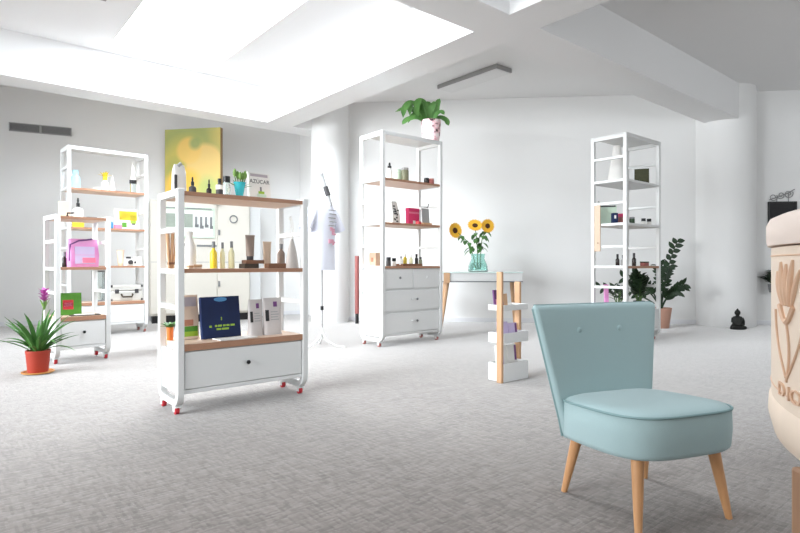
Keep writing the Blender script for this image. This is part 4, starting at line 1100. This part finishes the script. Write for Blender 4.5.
# ------------------------------------------------------------------ white desk with vase of sunflowers
Zd = 8.05
cA = cw(441, Zd); cB = cw(523, Zd); rzd = cam.rotation_euler.z
DW = (Vector(cB) - Vector(cA)).length; DT = hz(272, Zd); DDp = .52
desk = thing('desk', 'white desk with slanted wooden legs before the back wall', 'desk', (cA[0], cA[1], 0), rzd)
MB().box(0, DW, 0, DDp, DT-.018, DT).build('top', mat('pale_green_glass_top', (216, 232, 228), .2, var=.03), desk, bevel=.002)
MB().box(.02, DW-.01, .01, DDp-.01, DT-.135, DT-.0185).build('apron', 'drawer', desk, bevel=.003)
MB().box(.01, DW, .004, DDp-.004, DT-.150, DT-.1355).build('base_rail', 'midgrey', desk)
for x, y, dx, dy in ((.10, .10, -.09, -.03), (DW-.08, .10, .04, -.03), (.10, DDp-.10, -.06, .03), (DW-.08, DDp-.10, .05, .03)):
    MB().tube([(x+dx, y+dy, 0), (x+dx*.5, y+dy*.5, (DT-.15)*.5), (x, y, DT-.152)], (.016, .026, .034), 12).build('leg', 'pine', desk)
for x in (.085, ):
    MB().box(x-.045, x+.045, -.006, -.0005, DT-.16, DT-.01).build('corner_block', 'pine', desk)
Zv = Zd + .22; p = cw(478, Zv); s = Zv/F
va = thing('flower_vase', 'pale aqua glass vase standing on the white desk', 'vase', (p[0], p[1], DT))
MB().lathe([(9*s, 0), (10*s, .8*s), (9.5*s, 6*s), (6.5*s, 13*s), (7.2*s, 18*s), (6.7*s, 18*s), (6.0*s, 13*s), (8.7*s, 6*s), (8.8*s, 1.6*s), (.0005, 1.4*s)], 28).build('body', 'aqua', va)
MB().lathe([(8.4*s, 1.8*s), (8.6*s, 5*s), (6.8*s, 9*s), (.0005, 9.1*s)], 24).build('water', 'glass', va)
right = Vector((CU, -SU, 0)); fwd = Vector((SU, CU, 0))
for i, (px, py, wd, face) in enumerate(((455, 230.5, 8.5, Vector((.55, -1, .1))), (475, 225.5, 8.0, Vector((0, -1, .75))), (487.5, 226, 7.5, Vector((.25, -1, .05))))):
    fl = thing('sunflower', ['sunflower in the aqua vase leaning far to the left', 'sunflower in the middle of the aqua vase, tilted upward', 'sunflower at the right of the aqua vase'][i], 'flower', (p[0], p[1], DT + .03), 0, 'sunflowers in the aqua vase')
    hd = right*((px-478)*s) + Vector((0, 0, hz(py, Zv) - DT - .03)); base = right*((i-1)*.02) + Vector((0, 0, .005))
    mid = base.lerp(hd, .55) + Vector((0, 0, .07)) - right*((px-478)*s*.22)
    fdir = (right*face.x + fwd*face.y + Vector((0, 0, face.z))).normalized()
    back = hd - fdir*.035
    MB().tube([base, mid, back.lerp(mid, .25) + Vector((0, 0, .02)), back], (.007, .006, .006, .008), 8).build('stem', 'stem', fl)
    rot = fdir.to_track_quat('Z', 'Y').to_matrix().to_4x4(); rot.translation = hd
    R_ = wd*s*.95
    d_ = MB().lathe([(R_*.10, -.030), (R_*.36, -.012), (R_*.36, .004), (R_*.28, .014), (R_*.12, .010), (.0005, .008)], 20, mtx=rot)
    d_.build('disc', 'disc', fl)
    pe = MB(); e1 = rot.to_3x3() @ Vector((1, 0, 0)); e2 = rot.to_3x3() @ Vector((0, 1, 0))
    for lay in range(2):
        for k in range(15):
            a = 2*PI*(k + .5*lay)/15; dv = e1*math.cos(a) + e2*math.sin(a)
            pe.leaf(hd + dv*R_*.27 - fdir*.004*lay, dv + fdir*(.12 + .12*lay), R_*.78, R_*.27, .05, n=4, up=fdir, fold=.1)
    pe.build('petals', 'petal', fl)
    lv = MB(); rr = random.Random(20+i)
    for k in range(11):
        f = rr.uniform(.35, .86); c_ = base.lerp(mid, f/.55) if f < .55 else mid.lerp(back, (f-.55)/.45)
        a = rr.uniform(0, 2*PI)
        lv.leaf(c_, Vector((math.cos(a), math.sin(a), .15)), rr.uniform(.09, .15), rr.uniform(.05, .08), 1.5, n=5)
    lv.build('leaves', 'leaf', fl)

# ------------------------------------------------------------------ three-tray stand on two wooden posts
Zt = 4.36; p = cw(504, Zt)
st = thing('tray_stand', 'slim stand with three white trays on two wooden posts, left of the blue chair', 'stand', (p[0], p[1], 0), 0)
TL, TDp = .31, .165
for z0, z1 in ((0.004, .150), (.312, .395), (.575, .620)):
    b = MB(); w_ = .008
    b.box(0, TL, 0, TDp, z0, z0+w_)
    b.box(0, TL, 0, w_, z0+w_, z1); b.box(0, TL, TDp-w_, TDp, z0+w_, z1); b.box(0, w_, w_, TDp-w_, z0+w_, z1); b.box(TL-w_, TL, w_, TDp-w_, z0+w_, z1)
    b.build('tray', 'white', st, bevel=.002)
MB().box(-.026, -.0005, .004, .056, 0, hz(272, Zt)).build('post', 'pine', st, bevel=.004)
MB().box(TL+.0005, TL+.026, TDp-.075, TDp-.02, 0, .80).build('post', 'pine', st, bevel=.004)
def in_stand(x, y, z): return (p[0] + x, p[1] + y, z)
standing_book('magazine with a purple cover in the top tray of the slim stand', in_stand(.07, .115, .5832), .11, .155, .012, 'purple', rz=.0, lean=.12, name='magazine', cat='magazine', marks=(('magenta', .1, .9, .1, .5),))
standing_book('pale kraft card leaning beside the purple magazine', in_stand(.16, .13, .5832), .07, .12, .010, 'pine', lean=.1, name='card', cat='card')
for i, (x, h_) in enumerate(((.12, .15), (.235, .135))):
    standing_book(['lilac leaflet pack at the left of the middle tray', 'lilac leaflet pack with purple edge at the right of the middle tray'][i], in_stand(x, .12, .3202), .105, h_, .03, 'lilac', lean=.12, name='leaflet_pack', cat='leaflet', marks=((('purple', .75, .98, .05, .95),) if i else ()))
for i, (x, h_) in enumerate(((.11, .27), (.235, .26))):
    standing_book(['white leaflet pack at the left of the bottom tray', 'white leaflet pack with dark purple edge at the right of the bottom tray'][i], in_stand(x, .12, .0122), .11, h_, .03, 'paper', lean=.10, name='leaflet_pack', cat='leaflet', marks=((('purple', .75, .98, .5, .98),) if i else (('lilac', .1, .6, .3, .8),)))

# ------------------------------------------------------------------ tall glossy-leaved plant behind the right unit
Zz = 8.15; u0, v0 = cw(661, Zz); s = Zz/F
t = thing('tall_leafy_plant', 'tall dark glossy plant in a terracotta-pink pot beside the right unit', 'plant', (u0, v0, 0))
MB().lathe([(.10, 0), (.11, .01), (.145, .27), (.15, .30), (.135, .30), (.13, .27)], 28).build('pot', mat('blush_pot', (206, 160, 140), .7, var=.1), t)
MB().lathe([(.13, .27), (.0005, .275)], 20).build('soil', 'soil', t)
stm = MB(); lf = MB()
for px, py, dep, lw in ((681, 241, .1, .075), (677, 284, -.2, .055), (675, 266, .15, .05), (655, 266, -.1, .05), (640, 274, .2, .05), (622, 277, -.05, .06), (603, 288, .1, .055), (668, 290, -.25, .05)):
    tip = right*((px-661)*s) + fwd*dep + Vector((0, 0, hz(py, Zz)))
    b_ = Vector((0, 0, .27)); m_ = b_.lerp(tip, .5) + Vector((0, 0, .13)) - right*((px-661)*s*.2)
    P_ = [b_.lerp(m_, f).lerp(m_.lerp(tip, f), f) for f in [i/10 for i in range(11)]]
    stm.tube(P_, [.014 - .009*i/10 for i in range(11)], 7)
    for k in range(15):
        f = .34 + .66*k/14; i0 = min(9, int(f*10)); c_ = P_[i0].lerp(P_[i0+1], f*10 - i0)
        ax = (P_[i0+1]-P_[i0]).normalized(); sd = ax.cross(fwd).normalized()
        lf.leaf(c_, sd*(1 if k % 2 else -1) + ax*.9 + fwd*random.uniform(-.35, .35), random.uniform(.09, .13)*(1.15 if f > .85 else 1), lw, .25, n=4, up=fwd)
stm.build('stems', 'leafdark', t); lf.build('foliage', 'leafdark', t)

# ------------------------------------------------------------------ dark seated figure on the floor by the column
Zb = 7.98; u0, v0 = cw(737.5, Zb); s = Zb/F
t = thing('seated_statue', 'small black seated statue on the floor before the round column', 'statue', (u0, v0, 0), cam.rotation_euler.z)
b = MB()
b.lathe([(6.6*s, 0), (7.2*s, 1.2*s), (6.4*s, 3.4*s), (5.0*s, 5.2*s), (4.6*s, 8*s), (5.0*s, 11*s), (4.2*s, 12.6*s), (1.8*s, 13.4*s), (1.6*s, 14*s), (2.6*s, 15.2*s), (2.9*s, 16.8*s), (2.3*s, 18.4*s), (1.0*s, 19.4*s), (.9*s, 20.2*s), (.1*s, 20.8*s)], 28, sy=.72)
b.build('body', 'bronze', t)
for sx in (-1, 1):
    MB().tube([(sx*4.6*s, 0, 11.4*s), (sx*5.6*s, -.8*s, 8*s), (sx*4.2*s, -3.2*s, 5*s), (sx*.8*s, -4.6*s, 4.2*s)], (1.3*s, 1.3*s, 1.1*s, .9*s), 10).build('arm', 'bronze', t)
    MB().tube([(sx*4.5*s, -.5*s, 2.0*s), (sx*5.6*s, -3.2*s, 1.8*s), (sx*1.6*s, -5.2*s, 1.6*s), (-sx*2.2*s, -5.0*s, 1.8*s)], (2.0*s, 1.7*s, 1.5*s, 1.1*s), 10).build('folded_leg', 'bronze', t)

# ------------------------------------------------------------------ sign and hanging plant on the far wall
p, Zw = on_wall(781.5, BW0, BW1, .02); s = Zw/F
ws = 24*s/.98
t = thing('chalkboard_sign', 'small black chalkboard with curled ironwork above it on the far right wall', 'sign', (p.x, p.y, 0), BACK_RZ)
z0, z1 = hz(226, Zw), hz(203, Zw)
MB().box(-ws/2, ws/2, -.010, .015, z0, z1).build('board', 'chalk', t)
fr = MB()
for a, b_, c_, d_ in ((-ws/2-.015, ws/2+.015, z1, z1+.02), (-ws/2-.015, ws/2+.015, z0-.02, z0), (-ws/2-.015, -ws/2, z0, z1), (ws/2, ws/2+.015, z0, z1)): fr.box(a, b_, -.02, .017, c_, d_)
fr.build('frame', 'black', t)
cu = MB()
def curl(cx, cz, r0, turns, sgn, ph=0):
    pts = []
    for i in range(30):
        f = i/29; a = ph + sgn*turns*2*PI*f; r = r0*(1-.75*f); pts.append((cx + r*math.cos(a), 0, cz + r*math.sin(a)))
    cu.tube(pts, .006, 6)
zc = hz(196, Zw)
curl(-.13, zc - .02, .06, 1.4, -1); curl(-.02, zc + .01, .06, 1.4, 1, PI); curl(.09, zc + .03, .07, 1.4, -1, .5)
cu.tube([(-.19, 0, zc-.06), (-.05, 0, zc-.01), (.08, 0, zc+.04), (.18, 0, zc+.10)], .007, 6)
cu.tube([(-.08, 0, z1+.015), (-.08, 0, zc-.02)], .006, 6); cu.tube([(.09, 0, z1+.015), (.09, 0, zc+.04)], .006, 6)
cu.build('ironwork', 'vent', t)
p, Zw = on_wall(769, BW0, BW1, .14); s = Zw/F
t = leafy('small dark plant in a grey wall pot at the far right behind the carved drum', (p.x, p.y, hz(292, Zw)), .15, .20, 22, 'leafdark', .085, .13, 'midgrey', 9, name='wall_plant', lw=.05, ll=.10)
wn_ = Vector((math.sin(BACK_RZ), -math.cos(BACK_RZ), 0))
MB().tube([(0, 0, .06), -wn_*.14 + Vector((0, 0, .06))], .012, 8).build('bracket', 'midgrey', t)

# ------------------------------------------------------------------ carved round drum on wooden legs, at the right edge
ang = math.radians(34.1); alpha = math.radians(26.3); Rd = .62; Dd = 1.40
cx_, cz_ = Dd*math.sin(ang + alpha), Dd*math.cos(ang + alpha)
u0, v0 = cwx(cx_, cz_)
zz = lambda py, Zq=1.04: HC + (YH - py)*Zq/F
t = thing('carved_drum', 'pale carved wooden drum with tulips and raised letters at the right edge', 'drum', (u0, v0, 0), cam.rotation_euler.z)
zt, zcap, zseam, zb = zz(218), zz(248), zz(391), zz(407)
MB().lathe([(Rd, zcap - .001), (Rd, zseam)], 96).build('body', 'carved', t)
MB().lathe([(Rd-.02, zcap), (Rd+.006, zcap + .002), (Rd+.008, zcap+.012), (Rd+.008, zt-.016), (Rd+.003, zt-.006), (Rd-.01, zt), (.001, zt+.004)], 96).build('rim', 'carvedcap', t)
MB().lathe([(Rd, zseam+.002), (Rd+.004, zseam-.004), (Rd+.005, zb), (Rd-.004, zb-.035), (Rd-.035, zb-.06), (Rd-.08, zb-.075), (.001, zb-.078)], 96).build('base', 'carved', t)
tang = PI - (PI/2 - 0)     # angles measured in the drum's own frame (x to the right, y away)
vis = math.atan2(-cz_, -cx_)                     # towards the camera
a_left = vis - (PI/2 - alpha) if False else vis + 0
# silhouette angle on the drum's left
sil = vis - math.acos(Rd/Dd)
def on_drum(a, z, r=Rd): return Vector((r*math.cos(a), r*math.sin(a), z))
step = 1 if True else -1
def ang_for_px(px):
    best = None
    for i in range(4000):
        a = sil + (i/4000)*1.2
        x = cx_ + Rd*math.cos(a); y = cz_ + Rd*math.sin(a)
        if y > .05:
            q = 400 + F*x/y
            if best is None or abs(q-px) < best[0]: best = (abs(q-px), a, y)
    return best[1], best[2]
carv = MB()
a0, y0 = ang_for_px(787)
# tulip: petals, bowl and curving stem
zm = zz(300, y0); k = y0/F
for da, top, w in ((-.085, 272, .009), (-.045, 262, .011), (0, 264, .011), (.045, 260, .011), (.085, 270, .009)):
    pts = [on_drum(a0 + da*(.42 + .58*f), zz(306, y0) + (zz(top, y0) - zz(306, y0))*f, Rd + .001) for f in [i/8 for i in range(9)]]
    carv.tube(pts, [w*.2 + w*.38*math.sin(PI*f) for f in [i/8 for i in range(9)]], 8)
pts = [on_drum(a0 - .05 + .10*f, zz(306 + 16*math.sin(PI*f), y0), Rd + .001) for f in [i/10 for i in range(11)]]
carv.tube(pts, .005, 6)
carv.tube([on_drum(a0 + .02*math.sin(PI*f), zz(322 + 60*f, y0), Rd + .001) for f in [i/8 for i in range(9)]], .0022, 6)
for sgn in (-1, 1):
    carv.tube([on_drum(a0 + sgn*(.005 + .10*math.sin(PI*.5*f)), zz(378 - 66*f, y0), Rd + .001) for f in [i/12 for i in range(13)]], .002, 6)
carv.build('carved_tulip', 'groove', t)
for z in (zz(382, 1.0), zz(256, 1.0)):
    MB().tube([on_drum(2*PI*i/96, z, Rd) for i in range(96)], .0015, 6, closed=True).build('carved_band', 'groove', t)
for ch, px in (('D', 782.5), ('I', 789.5), ('O', 796.5)):
    a, y = ang_for_px(px)
    me = text_mesh(ch, .052, .002); me.materials.append(M['groove'])
    for v in me.vertices:
        th_ = a + v.co.x/Rd; r_ = Rd + .001 + v.co.z
        z_ = zz(387, 1.0) + v.co.y*.62 + .004
        v.co = on_drum(th_, z_, r_)
    o = bpy.data.objects.new('carved_letter', me); COL.objects.link(o); o.parent = t
def leg_px(a):
    x, y = (Rd-.065)*math.cos(a), (Rd-.065)*math.sin(a)
    return min(400 + F*(cx_+x+i)/(cz_+y+j) for i in (-.045, .045) for j in (-.045, .045))
al = min((sil - .4 + 1.2*i/1200 for i in range(1200)), key=lambda a: abs(leg_px(a) - 790) + (5 if a < sil else 0))
for i in range(4):
    a = al + i*PI/2
    x, y = (Rd-.065)*math.cos(a), (Rd-.065)*math.sin(a)
    MB().box(x-.045, x+.045, y-.045, y+.045, 0, zb-.0605).build('leg', 'legbrown', t, bevel=.006)
